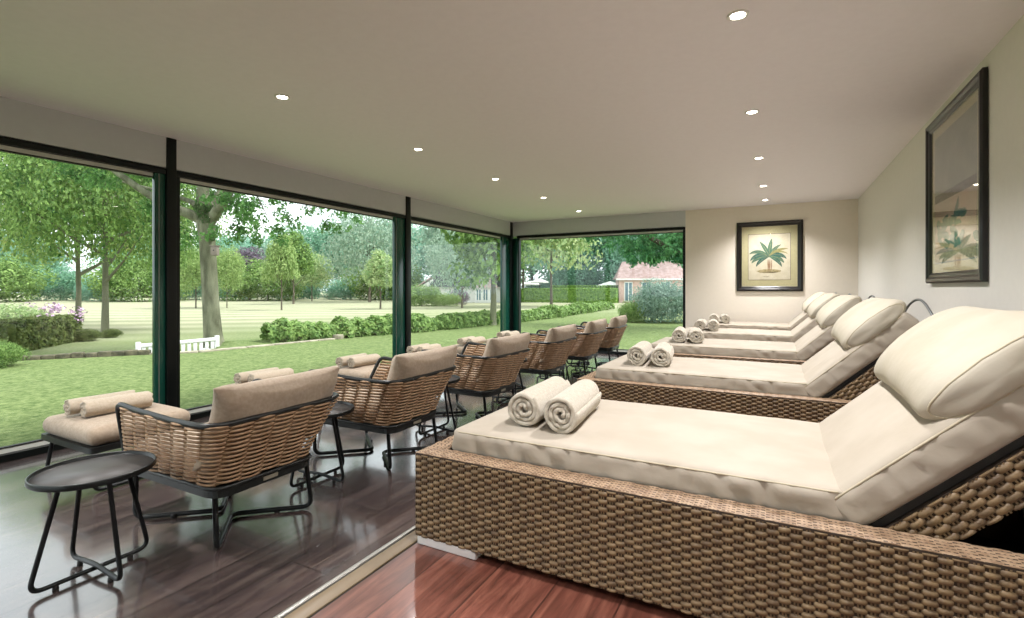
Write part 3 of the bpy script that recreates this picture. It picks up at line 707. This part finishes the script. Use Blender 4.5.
# ------------------------------------------------------------------ planting helpers
def leaf_cloud(mb, blobs, n, size, rnd, m=0, shell=.72, asp=.6, droop=.12):
    tot = sum(r*r for *_, r in blobs); vs = []; fs = []
    for (cx, cy, cz, r) in blobs:
        for _ in range(max(3, int(n*r*r/tot))):
            z = rnd.uniform(-.85, 1); a = rnd.uniform(0, 2*pi); q = sqrt(max(0, 1-z*z)); d = Vector((q*cos(a), q*sin(a), z))
            rr = r*(shell+(1.12-shell)*rnd.random()); p = Vector((cx, cy, cz))+d*rr
            nn = (d+Vector((rnd.uniform(-.8, .8), rnd.uniform(-.8, .8), rnd.uniform(-.2, .9)))).normalized()
            t1 = nn.orthogonal().normalized(); t1 = (Matrix.Rotation(rnd.uniform(0, 2*pi), 3, nn) @ t1); t2 = nn.cross(t1); s = size*rnd.uniform(.6, 1.35)
            o = len(vs); vs += [p-t1*s*.5, p+t2*s*asp*.5+nn*s*.1, p+t1*s*.5-Vector((0, 0, s*droop)), p-t2*s*asp*.5+nn*s*.1]; fs.append((o, o+1, o+2, o+3))
    mb.add(vs, fs, m, False)
def crown_blobs(rx, rz, zc, k, rnd, rb=(.28, .45), bottom=-.75):
    out = []
    for i in range(k):
        z = 1-2*(i+.5)/k; a = i*2.39996; q = sqrt(max(0, 1-z*z)); rr = rnd.uniform(.5, .92)
        if z < bottom: continue
        out.append((rx*rr*q*cos(a), rx*rr*q*sin(a), zc+rz*rr*z, rx*rnd.uniform(*rb)))
    out.append((0, 0, zc, rx*.5)); return out
PROTO = {}
def proto(kind):
    """unit trees about 1 m tall; foliage and trunk meshes shared by all trees of a kind"""
    if kind in PROTO: return PROTO[kind]
    rnd = random.Random(sum(map(ord, kind)))
    spec = dict(round=(.42, .36, .60, 46, 8000, .036), tall=(.26, .42, .56, 44, 5200, .036), broad=(.60, .40, .56, 70, 8000, .036), near=(.60, .38, .60, 80, 34000, .019), bush=(.75, .50, .40, 60, 13000, .045), cone=(.26, .36, .60, 40, 6000, .034))[kind]
    rx, rz, zc, k, nl, ls = spec; blobs = crown_blobs(rx, rz, zc, k, rnd, (.16, .38) if kind == 'bush' else (.28, .45))
    if kind == 'near': blobs = [(x, y, z, r*.62) for x, y, z, r in blobs]
    if kind == 'cone': blobs = [(x*(1.25-(z-.24)*.9), y*(1.25-(z-.24)*.9), z, r*(1.2-.6*(z-.24))) for x, y, z, r in blobs]
    f_ = MB(); leaf_cloud(f_, blobs, nl, ls, rnd)
    t_ = MB(); tr = dict(round=.012, cone=.012, bush=.01, tall=.018).get(kind, .018)
    t_.tube([(0, 0, -.02), (0, 0, .02), (.004, 0, .15), (-.004, .003, .35), (.003, 0, .6), (0, 0, .85)], [tr*1.5, tr*1.15, tr*.9, tr*.75, tr*.5, tr*.15], 9)
    for i in range(7):
        a = i*2.4; h0 = .22+.06*i; ln = rx*.7
        t_.tube([(0, 0, h0), (cos(a)*ln*.45, sin(a)*ln*.45, h0+.08), (cos(a)*ln, sin(a)*ln, h0+.2)], [tr*.5, tr*.3, tr*.1], 6)
    PROTO[kind] = [f_, t_, None]; return PROTO[kind]
def tree(kind, x, y, h, col, label, group=None, sx=1.0, name='tree', rz=0.0, bark='bark2', z=None):
    pr = proto(kind); t = empty(name, (x, y, gz(x, y) if z is None else z), label, 'tree' if name != 'shrub' else 'shrub', group, rz); t.scale = (h*sx, h*sx, h)
    if pr[2] is None:
        fo = pr[0].build('foliage', L[col], t); tk = pr[1].build('trunk', M[bark], t); pr[2] = (fo, tk)
    else:
        fo = pr[2][0].copy(); C.objects.link(fo); fo.parent = t; tk = pr[2][1].copy(); C.objects.link(tk); tk.parent = t
    fo.material_slots[0].link = 'OBJECT'; fo.material_slots[0].material = L[col]
    tk.material_slots[0].link = 'OBJECT'; tk.material_slots[0].material = M[bark]
    return t

# ------------------------------------------------------------------ the old oak in front of the second window
ox, oy = -16.49, 10.1; oz = gz(ox, oy)
oak = empty('oak_tree', (ox, oy, oz), 'old tree with thick forked grey trunk and mossy crotch behind the white bench', 'tree', rz=radians(27.87))
def zz(py): return (288-py)*.033+1.2-oz
def xx(px): return (px-214)*.033
b = MB()
def limb(pts, r0, r1, n=10):
    P = fillet([(xx(p[0]), p[2] if len(p) > 2 else 0, zz(p[1])) for p in pts], .6, 4); K = len(P)
    P = [p+Vector((noise.noise(p*1.3)*.06, noise.noise(p*1.3+Vector((9, 0, 0)))*.06, 0))*min(1, i/3) for i, p in enumerate(P)]
    b.tube(P, [(r0+(r1-r0)*(i/(K-1)))*1.1 for i in range(K)], n)
b.tube([(xx(214), 0, -.1), (xx(214), 0, .12), (xx(213), 0, .5), (xx(211), 0, 1.4), (xx(209), 0, 2.6), (xx(207), 0, zz(238)), (xx(206), 0, zz(222)), (xx(205), 0, zz(210))], [.42, .34, .28, .25, .24, .24, .28, .22], 16)
limb([(206, 222), (192, 214, -.2), (176, 208, -.4), (150, 188, -.8), (130, 172, -1), (95, 150, -1.2)], .16, .05)
limb([(204, 212), (190, 203, .5), (172, 196, .8), (120, 180, 1.5), (60, 165, 2)], .12, .03)
limb([(205, 215), (202, 195), (201, 178, .2), (196, 130, .4), (190, 70, .5)], .20, .06)
limb([(207, 214), (213, 196, .3), (217, 170, .6), (225, 110, .8)], .13, .05)
limb([(209, 222), (224, 208, -.2), (237, 190, -.4), (262, 150, -.6), (290, 110, -.8)], .17, .05)
limb([(237, 190, -.4), (262, 178, -.9), (300, 172, -1.4), (345, 178, -1.6), (370, 192, -1.7)], .07, .02)
limb([(262, 178, -.9), (272, 200, -1.1), (285, 222, -1.2)], .035, .01); limb([(300, 172, -1.4), (315, 195, -1.5), (330, 220, -1.6)], .035, .01)
limb([(262, 150, -.6), (250, 180, -.8), (246, 215, -1)], .03, .01)
b.build('trunk', M['bark'], oak)
b = MB()
for px, py, r in ((207, 214, .22), (203, 208, .18), (211, 209, .16), (209, 219, .20), (213, 238, .13), (214, 348, .30)):
    leaf_cloud(b, [(xx(px), -.16, zz(py), r)], 260, .07, random.Random(px))
b.build('moss', M['moss'], oak)
rnd = random.Random(21); bl = []
cl_ = [(184, 186, .5), (190, 205, .5), (182, 225, .45), (190, 238, .4), (178, 240, .45), (196, 190, .5), (222, 196, .45), (228, 215, .45), (234, 228, .4), (222, 235, .35), (240, 238, .3), (245, 205, .4),
    (256, 200, .45), (262, 212, .38), (270, 226, .35), (282, 212, .4), (286, 235, .33), (300, 205, .42), (305, 222, .33), (300, 240, .26), (318, 198, .42), (328, 214, .36), (345, 204, .42), (352, 218, .36), (356, 232, .26), (338, 225, .26), (365, 210, .3), (372, 226, .22), (275, 242, .25),
    (290, 190, .5), (270, 185, .5), (330, 188, .5), (250, 176, .5), (360, 190, .45), (213, 180, .5), (200, 165, .6), (170, 170, .6), (150, 200, .4), (148, 175, .5), (130, 160, .6), (110, 175, .5), (90, 155, .7), (70, 170, .6), (225, 165, .6), (245, 155, .7), (290, 150, .8), (330, 150, .8), (200, 120, 1.4), (150, 120, 1.2), (250, 110, 1.3), (310, 110, 1.1), (180, 60, 1.6), (240, 50, 1.5)]
for px, py, r in cl_:
    for _ in range(3 if py > 150 else 5):
        bl.append((xx(px)+rnd.gauss(0, .5)*r, (-1.3 if px > 235 else 1.3 if 178 < px < 236 and py > 150 else 0)+rnd.gauss(0, .8)*r, zz(py)+rnd.gauss(0, .45)*r, r*rnd.uniform(.45, .85)))
b = MB(); leaf_cloud(b, bl, 42000, .11, rnd, shell=.35, asp=.65); b.build('foliage', L['oak'], oak)
b = MB(); b.box((xx(217), -.36, zz(256)), (xx(223), -.20, zz(247)), bev=.01); b.box((xx(216.3), -.38, zz(247)), (xx(223.7), -.18, zz(246.2)), 0)
n8 = 12; b.add([(xx(220)+.022*cos(2*pi*k/n8), -.361, zz(251)+.022*sin(2*pi*k/n8)) for k in range(n8)], [tuple(range(n8))], 1, False)
bb = b.build('bird_box', [M['birdbox'], M['blackrub']]); bb.location = (ox, oy, oz); bb.rotation_euler = (0, 0, radians(27.87)); tag(bb, 'small grey wooden bird box fixed to the old tree trunk', 'bird box')

# ------------------------------------------------------------------ other trees
tree('near', -27.7, 11.85, 10.5, 'chest', 'broad bright green tree seen through the left window, right of its neighbour trunk', sx=.74, bark='bark')
tree('near', -34.3, 13.4, 12.5, 'chesty', 'yellow green tree at far left, standing behind the long dark hedge', sx=.60, rz=1.2, bark='bark')
tree('round', -52.7, 30.4, 6.3, 'lime', 'small lime green tree on the lawn just left of the old forked trunk', sx=.85)
tree('round', -49.9, 31.9, 6.3, 'lime', 'small lime green tree on the lawn just right of the old forked trunk', sx=.58, rz=2)
tree('tall', -79.7, 55.0, 9.6, 'purple', 'purple leaved tree standing alone far across the lawn', sx=1.1)
tree('cone', -40.9, 31.4, 7.5, 'lime', 'bright green young tree, nearest of the clump in the middle of the lawn', sx=.74)
tree('cone', -54.9, 43.9, 9.8, 'chest', 'mid green taller tree just behind the bright young tree', sx=1.0, rz=1)
tree('round', -65, 55.4, 7.6, 'pale', 'low pale green tree right of the clump on the lawn', sx=1.0, rz=3)
tree('cone', -34.3, 37.4, 6.0, 'pale', 'pale young tree on the lawn close to the second window post', sx=1.15, rz=2)
tree('broad', -53, 55.5, 14.5, 'willow', 'large silvery grey tree with wide drooping crown left of the second window post', sx=.75, rz=.6)
tree('broad', -28.5, 43.0, 8.4, 'willow', 'grey green spreading tree in front of the thatched house', sx=.66, rz=1.6)
tree('tall', -8.85, 15.31, 6.6, 'chest', 'slim trunked tree beside the corner post, rising from the low hedge', sx=.9, rz=.4, bark='bark')
tree('round', -22.5, 52, 15, 'pale', 'pale yellow green tree right of the corner post beyond the clipped hedge', sx=.85, rz=2.2)
tree('broad', -17, 82, 19, 'teal', 'tall teal green tree filling the middle of the far window', sx=.75, rz=.2)
tree('round', -33, 66, 17, 'teal', 'dense teal tree behind the thatched house', sx=.9, rz=2.9)
tree('round', -50, 74, 18, 'willow', 'tall pale grey green tree at the left edge of the third window', sx=.8, rz=.9)
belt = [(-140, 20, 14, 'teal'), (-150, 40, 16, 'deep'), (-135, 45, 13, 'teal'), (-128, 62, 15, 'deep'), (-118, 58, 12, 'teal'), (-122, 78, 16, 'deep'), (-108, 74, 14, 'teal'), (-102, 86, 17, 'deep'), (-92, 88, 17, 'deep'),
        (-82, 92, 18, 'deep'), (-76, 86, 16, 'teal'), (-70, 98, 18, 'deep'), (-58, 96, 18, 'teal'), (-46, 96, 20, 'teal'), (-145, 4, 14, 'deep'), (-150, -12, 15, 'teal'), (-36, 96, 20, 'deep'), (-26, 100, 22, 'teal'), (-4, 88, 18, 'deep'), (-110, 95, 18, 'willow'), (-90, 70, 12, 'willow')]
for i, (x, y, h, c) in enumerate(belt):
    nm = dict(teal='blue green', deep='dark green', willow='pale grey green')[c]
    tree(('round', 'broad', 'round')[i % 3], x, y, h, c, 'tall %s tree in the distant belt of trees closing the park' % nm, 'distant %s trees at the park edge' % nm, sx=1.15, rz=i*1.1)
for i in range(26):
    u = i/25; x = -150+u*112; y = -10+u*105+8*sin(i*2.1)
    tree('bush', x, y, 4.2+1.6*((i*7) % 3), ('teal', 'deep', 'hedge')[i % 3], 'bushy %s undergrowth shrub below the distant belt of trees' % ('blue green', 'dark green', 'mid green')[i % 3], 'distant %s undergrowth shrubs' % ('blue green', 'dark green', 'mid green')[i % 3], sx=1.2, name='shrub', rz=i)
for i, (x, y, h) in enumerate(((-24, 92, 9), (-13, 94, 9.5), (-34, 90, 8), (-4, 96, 9))):
    tree('bush', x, y, h, 'teal', 'tall bushy blue green growth closing the view behind the clipped hedge', 'tall bushes behind the clipped hedge', name='shrub', rz=i*1.3)
# overhanging branch by the far window
t = empty('tree', (-1.1, 17.6, gz(0, 17)), 'dark leaved tree reaching its overhanging branch across the top of the far window', 'tree')
b = MB()
b.tube(fillet([(0, 0, 0), (0, 0, 1.5), (-.2, .1, 3.2), (-.2, 0, 6)], .5, 4), .22, 12)
b.tube(fillet([(0, 0, 1.7), (-1.2, .1, 2.0), (-2.2, 0, 2.7), (-3.3, -.2, 3.3), (-4.6, 0, 3.5)], .5, 5), [.13-.004*i for i in range(20)][:len(fillet([(0, 0, 1.7), (-1.2, .1, 2.0), (-2.2, 0, 2.7), (-3.3, -.2, 3.3), (-4.6, 0, 3.5)], .5, 5))], 8)
b.build('trunk', M['bark2'], t)
rnd = random.Random(5); bl = []
for (cx, cz, r) in ((-5.4, 3.9, .4), (-4.4, 3.3, .4), (-3.7, 3.2, .4), (-2.9, 2.7, .35), (-4.9, 4.3, .5), (-3.2, 4.3, .6), (-1.5, 4.3, .6), (-2.2, 3.4, .5), (-1.2, 3.1, .4), (-1.0, 3.9, .7), (-1.7, 3.7, .6), (-2.6, 3.75, .6), (-3.3, 3.6, .55), (-3.1, 3.05, .42), (-3.35, 2.6, .28), (-2.6, 3.1, .45), (-4.0, 3.7, .5), (-4.6, 3.75, .38), (-5.0, 3.6, .28), (-2.0, 3.2, .3), (-1.8, 2.65, .3), (-2.3, 2.7, .28), (-.6, 3.5, .5), (-.9, 4.9, 1.1), (-2.5, 4.9, 1.0), (-3.8, 4.6, .8), (-.3, 6, 1.3), (-1.0, 2.3, .3)):
    for _ in range(4): bl.append((cx+rnd.gauss(0, .5)*r, rnd.gauss(0, .8)*r, cz-.4+rnd.gauss(0, .4)*r, r*rnd.uniform(.45, .8)))
b = MB(); leaf_cloud(b, bl, 20000, .13, rnd, shell=.4, asp=.55); b.build('foliage', L['near'], t)

# ------------------------------------------------------------------ hedges and bushes
def hedge(name, pts, wd, hh, col, label, n, ls, box=True, seed=1, cat='hedge'):
    rnd = random.Random(seed); mb = MB(); P = [Vector((p[0], p[1], 0)) for p in pts]; vs = []; fs = []; ac = MB()
    cum = [0]
    for a, c in zip(P, P[1:]): cum.append(cum[-1]+(c-a).length)
    for a, c in zip(P, P[1:]):
        if box:
            d = (c-a).normalized(); nn = Vector((-d.y, d.x, 0))*wd*.45; za, zc = gz(a.x, a.y), gz(c.x, c.y)
            q = [a-nn, a+nn, c+nn, c-nn]; zs = [za, za, zc, zc]
            mb.add([(p.x, p.y, z_-.1) for p, z_ in zip(q, zs)]+[(p.x, p.y, z_+hh*.93) for p, z_ in zip(q, zs)], [(0, 3, 2, 1), (4, 5, 6, 7), (0, 1, 5, 4), (1, 2, 6, 5), (2, 3, 7, 6), (3, 0, 4, 7)], 0, False)
    for _ in range(n):
        s = rnd.uniform(0, cum[-1]); i = max(k for k in range(len(P)-1) if cum[k] <= s+1e-9); f_ = (s-cum[i])/(cum[i+1]-cum[i]); p = P[i].lerp(P[i+1], f_)
        d = (P[i+1]-P[i]).normalized(); nn = Vector((-d.y, d.x, 0)); z0 = gz(p.x, p.y)
        if box:
            k = rnd.random()
            if k < .4: off, z_, no = rnd.uniform(-.5, .5), hh, Vector((0, 0, 1))
            else: sg = -1 if rnd.random() < .5 else 1; off, z_, no = .5*sg, hh*rnd.random(), nn*sg
            if rnd.random() < .06: off = rnd.uniform(-.5, .5); p = P[0] if rnd.random() < .5 else P[-1]; z_ = hh*rnd.random(); no = d
            q = p+nn*off*wd+Vector((0, 0, z0+z_))+no*rnd.uniform(-.03, .035)
        else:
            lump = .72+.35*noise.noise(Vector((s*1.1, seed, 0)))+.2*noise.noise(Vector((s*4, seed, 3))); a = rnd.uniform(0, pi)
            q = p+nn*cos(a)*wd*.55*lump+Vector((0, 0, z0+hh*lump*sin(a)**.7*1.15)); no = (nn*cos(a)+Vector((0, 0, sin(a))))
            q += no*rnd.uniform(-.10, .03)
        no = (no+Vector((rnd.uniform(-.8, .8), rnd.uniform(-.8, .8), rnd.uniform(-.5, .8)))).normalized(); t1 = Matrix.Rotation(rnd.uniform(0, 6.28), 3, no) @ no.orthogonal().normalized(); t2 = no.cross(t1); s_ = ls*rnd.uniform(.6, 1.3)
        o = len(vs); vs += [q-t1*s_*.5, q+t2*s_*.28, q+t1*s_*.5, q-t2*s_*.28]; fs.append((o, o+1, o+2, o+3))
    mb.add(vs, fs, 0, False); o = mb.build(name, L[col]); tag(o, label, cat); return o
hedge('hedge', [(-20.6, 2.0), (-21.3, 6.3), (-24.2, 9.1)], 1.0, 1.0, 'box', 'long dark clipped hedge at the far left beyond the lawn', 9000, .13)
for x, y, h, lb in ((-23.6, 9.5, .5, 'low dark shrub at the right end of the clipped dark hedge'), (-24.3, 10.6, .4, 'smallest dark shrub trailing towards the base of the bright green tree')):
    tree('bush', x, y, h, 'box', lb, name='shrub', sx=1.3)
fl = tree('bush', -25.2, 7.6, 1.55, 'pale', 'flowering bush with lilac blossom showing above the dark hedge', name='shrub', sx=1.4)
b = MB(); rnd = random.Random(2)
leaf_cloud(b, [(rnd.uniform(-.8, .8), rnd.uniform(-.8, .8), .55+rnd.random()*.4, .12) for _ in range(14)], 500, .07, rnd); b.build('blossom', M['blossom'], fl)
tree('bush', -11.35, 3.35, .45, 'hedge', 'round green shrub at the left frame edge beside the stone edging', name='shrub', sx=1.1)
hedge('hedge', [(-11.0, 8.0), (-10.4, 9.6), (-9.9, 11.1), (-9.45, 13.2), (-9.25, 15.8)], 1.1, .52, 'hedge', 'low loose laurel hedge outside the second and third windows', 15000, .12, box=False, seed=3)
hedge('hedge', [(-9.1, 16.6), (-9.0, 20), (-9.2, 25), (-9.6, 31)], 1.3, .48, 'hedge', 'low loose hedge crossing the far window behind the armchairs', 11000, .14, box=False, seed=5)
hedge('hedge', [(-34, 66), (-19.6, 68)], 2.0, 1.95, 'clip', 'tall bright clipped hedge beside the pink brick cottage', 9000, .30)
hedge('hedge', [(-30, 69.5), (-18.9, 71)], 1.0, 2.35, 'clip', 'second clipped hedge rising just behind the front clipped hedge', 4000, .30, seed=8)
tree('bush', -3.95, 19.9, 1.75, 'rhod', 'large silvery green bush in front of the pink brick cottage', name='shrub', sx=.98)
tree('bush', -4.95, 19.2, .85, 'hedge', 'small green bush on the left of the large silvery one', name='shrub', sx=.9)
tree('bush', -36, 46, 2.6, 'hedge', 'green garden shrub left of the thatched house front', name='shrub', sx=1.2)
tree('bush', -33.5, 47, 1.6, 'lime', 'yellow green shrub at the lawn edge below the thatched house', name='shrub', sx=1.6)
tree('bush', -35.4, 52.5, 1.9, 'purple', 'dusky purple shrub against the white wall of the thatched house', name='shrub', sx=1.0)

# ------------------------------------------------------------------ stone edging and bench
b = MB(); pts = [(-12.9, 2.2), (-12.4, 3.1), (-12.06, 3.76), (-11.5, 4.6), (-10.93, 5.43)]
rnd = random.Random(1)
for (x0, y0), (x1, y1) in zip(pts, pts[1:]):
    n_ = max(2, int(math.hypot(x1-x0, y1-y0)/.18))
    for k in range(n_):
        u = (k+.5)/n_; x, y = x0+(x1-x0)*u, y0+(y1-y0)*u; a = math.atan2(y1-y0, x1-x0); s = rnd.uniform(.09, .115); hz = rnd.uniform(.07, .1)
        b.box((-s, -.08, -.1), (s, .08, hz), bev=.02, X=T(x, y, -.10) @ R(a+rnd.uniform(-.1, .1), 'Z'))
tag(b.build('stone_edging', M['stone_d']), 'dark mossy row of stones edging the upper lawn at the left', 'edging')
b = MB(); pts = [(-10.93, 5.43), (-10.4, 6.07), (-10.25, 7.0), (-10.1, 8.2), (-10.0, 9.2)]
for (x0, y0), (x1, y1) in zip(pts, pts[1:]):
    n_ = max(1, int(math.hypot(x1-x0, y1-y0)/.5))
    for k in range(n_):
        u0, u1 = k/n_, (k+.97)/n_; a = math.atan2(y1-y0, x1-x0); ln = math.hypot(x1-x0, y1-y0)/n_*.97
        b.box((0, -.09, -.1), (ln, .09, .025), bev=.012, X=T(x0+(x1-x0)*u0, y0+(y1-y0)*u0, -.10) @ R(a, 'Z'))
b.box((-.1, -.1, -.1), (.1, .1, .10), bev=.015, X=T(-10.0, 9.35, -.1))
tag(b.build('stone_edging', M['stone']), 'pale curved stone kerb ending in a small block between bench and laurel hedge', 'edging')
def bench():
    t = empty('garden_bench', (-11.45, 6.12, -.84), 'white slatted garden bench seen from behind in front of the old tree', 'bench', rz=radians(90)); w2 = .79
    b = MB()
    for z in (.40,): b.box((-w2, -.25, z), (w2, .22, z+.03), bev=.004)
    b.build('seat', M['white'], t)
    b = MB(); b.box((-w2, -.30, .86), (w2, -.25, .93), bev=.005); b.box((-w2, -.29, .52), (w2, -.25, .60), bev=.005)
    for k in range(12): x = -w2+.10+(2*w2-.2)*k/11; b.box((x-.035, -.285, .60), (x+.035, -.262, .86), bev=.003)
    b.build('backrest', M['white'], t)
    for x in (-w2, w2):
        for y, top in ((-.28, .97), (.2, .62)):
            b = MB(); b.box((x-.035, y-.035, 0), (x+.035, y+.035, top), bev=.006); b.build('leg', M['white'], t)
        b = MB(); b.box((x-.04, -.28, .62), (x+.04, .25, .65), bev=.005); b.build('armrest', M['white'], t)
bench()

# ------------------------------------------------------------------ houses and parasols
def win(t, X, w_, h_, z, nm='window', bars=1):
    b = MB(); b.box((-w_/2, -.05, z), (w_/2, .02, z+h_)); f_ = b.build(nm, M['white'], t); f_.matrix_local = X
    b = MB(); k = bars+1; pw = (w_-.12*(k+1))/k
    for i in range(k): x = -w_/2+.12+i*(pw+.12); b.box((x, -.07, z+.12), (x+pw, -.045, z+h_-.12))
    b.build('pane', M['winglass'], f_)
# pink brick cottage
hx, hy = -16.3, 70.5; hz_ = gz(hx, hy); ht = empty('brick_cottage', (hx, hy, hz_), 'pink brick cottage with pinkish tiled roof and white framed windows', 'house', rz=radians(20))
b = MB(); b.box((-3.6, 0, -.2), (5.0, 7, 3.45)); b.build('wall', M['brick'], ht)
b = MB(); b.add([(-4.0, -.45, 3.35), (5.4, -.45, 3.35), (5.4, 3.5, 5.9), (-2.9, 3.5, 5.9), (5.4, 7.4, 3.35), (-4.0, 7.4, 3.35)], [(0, 1, 2, 3), (3, 2, 4, 5), (0, 3, 5), (1, 4, 2)], 0, False)
for k in range(16): y = -.45+k*.25; zt_ = 3.36+(y+.45)*.633; x0 = -4+1.1*(y+.45)/3.95; b.box((x0, y, zt_), (5.4, y+.23, zt_+.05))
b.build('roof', M['redtile'], ht)
b = MB(); b.box((-4.05, -.55, 3.15), (5.45, -.42, 3.36)); b.build('gutter', M['white'], ht)
win(ht, T(-2.3, -.01, 0), 1.15, 2.75, .15); win(ht, T(.15, -.01, 0), 1.35, 2.15, .75, bars=1); win(ht, T(2.7, -.01, 0), 1.35, 2.0, .9)
b = MB(); b.box((-5.4, 2, -.2), (-3.6, 6, 2.5)); b.box((-5.3, 1.9, .9), (-4.2, 2.0, 2.0), 1); b.build('side_extension', [M['whitewall'], M['winglass']], ht)
# thatched white house
hx, hy = -38.6, 60.0; ht = empty('thatched_house', (hx, hy, gz(hx, hy)), 'white walled house with steep grey thatched roof behind the spreading tree', 'house', rz=radians(32))
b = MB(); b.box((-5, 0, -.2), (4.4, 8, 2.6)); b.build('wall', M['whitewall'], ht)
b = MB(); b.add([(-5.6, -.6, 2.2), (5.0, -.6, 2.2), (2.0, 4, 8.0), (-3.2, 4, 8.0), (5.0, 8.6, 2.2), (-5.6, 8.6, 2.2)], [(0, 1, 2, 3), (3, 2, 4, 5), (0, 3, 5), (1, 4, 2), (0, 5, 4, 1)], 0, False)
b.box((-3.3, 3.8, 7.85), (2.1, 4.2, 8.15), bev=.08); b.build('roof', M['thatch'], ht)
b = MB(); b.add([(.6, -1.6, 2.1), (4.0, -1.6, 2.1), (3.6, -.2, 3.5), (1.0, -.2, 3.5), (4.0, 0, 2.1), (.6, 0, 2.1)], [(0, 1, 2, 3), (1, 4, 2), (0, 3, 5), (0, 5, 4, 1)], 0, False); b.build('porch_roof', M['redtile'], ht)
b = MB(); b.box((.8, -1.2, -.1), (3.8, 0, 2.1)); b.build('porch', M['whitewall'], ht)
for x in (1.35, 2.3, 3.25): win(ht, T(x, -1.21, 0), .8, 1.7, .25, bars=1)
win(ht, T(-1.6, -.01, 0), 1.2, 1.1, 1.0)
b = MB(); b.add([(-9.6, -.3, .8), (-5.4, -.3, 3.6), (-5.4, 4, 3.6), (-9.6, 4, .8), (-9.6, -.3, .6), (-5.4, -.3, 3.4), (-5.4, 4, 3.4), (-9.6, 4, .6)], [(0, 1, 2, 3), (4, 7, 6, 5), (0, 4, 5, 1), (1, 5, 6, 2), (2, 6, 7, 3), (3, 7, 4, 0)], 0, False); b.build('lean_to_roof', M['redtile'], ht)
b = MB(); b.add([(-9.3, 0, -.2), (-5, 0, -.2), (-5, 0, 3.4), (-9.3, 0, .7), (-9.3, 3.6, -.2), (-5, 3.6, -.2), (-5, 3.6, 3.4), (-9.3, 3.6, .7)], [(0, 1, 2, 3), (5, 4, 7, 6), (4, 0, 3, 7), (0, 4, 5, 1), (3, 2, 6, 7)], 0, False); b.build('lean_to', M['whitewall'], ht)
def parasol(x, y, r, h, label):
    t = empty('garden_parasol', (x, y, gz(x, y)), label, 'parasol', 'white parasols beyond the clipped hedge')
    b = MB(); n_ = 8; vs = [(0, 0, h)]+[(r*cos(2*pi*k/n_), r*sin(2*pi*k/n_), h-r*.32) for k in range(n_)]+[(r*cos(2*pi*k/n_), r*sin(2*pi*k/n_), h-r*.32-.2) for k in range(n_)]
    b.add(vs, [(0, 1+k, 1+(k+1) % n_) for k in range(n_)]+[(1+k, 9+k, 9+(k+1) % n_, 1+(k+1) % n_) for k in range(n_)], 0, False); b.build('canopy', M['canvas'], t)
    b = MB(); b.tube([(0, 0, 0), (0, 0, h+.1)], .05, 8); b.build('pole', M['metal'], t)
parasol(-24.2, 80, 2.6, 3.2, 'wide white parasol peeking over the clipped hedge next to the brick cottage')
parasol(-35, 76, 1.6, 3.6, 'white parasol peeking over the clipped hedge close to the corner post')
parasol(-38, 79, 1.7, 3.3, 'white parasol farthest left beyond the clipped hedge')
bpy.context.view_layer.update()
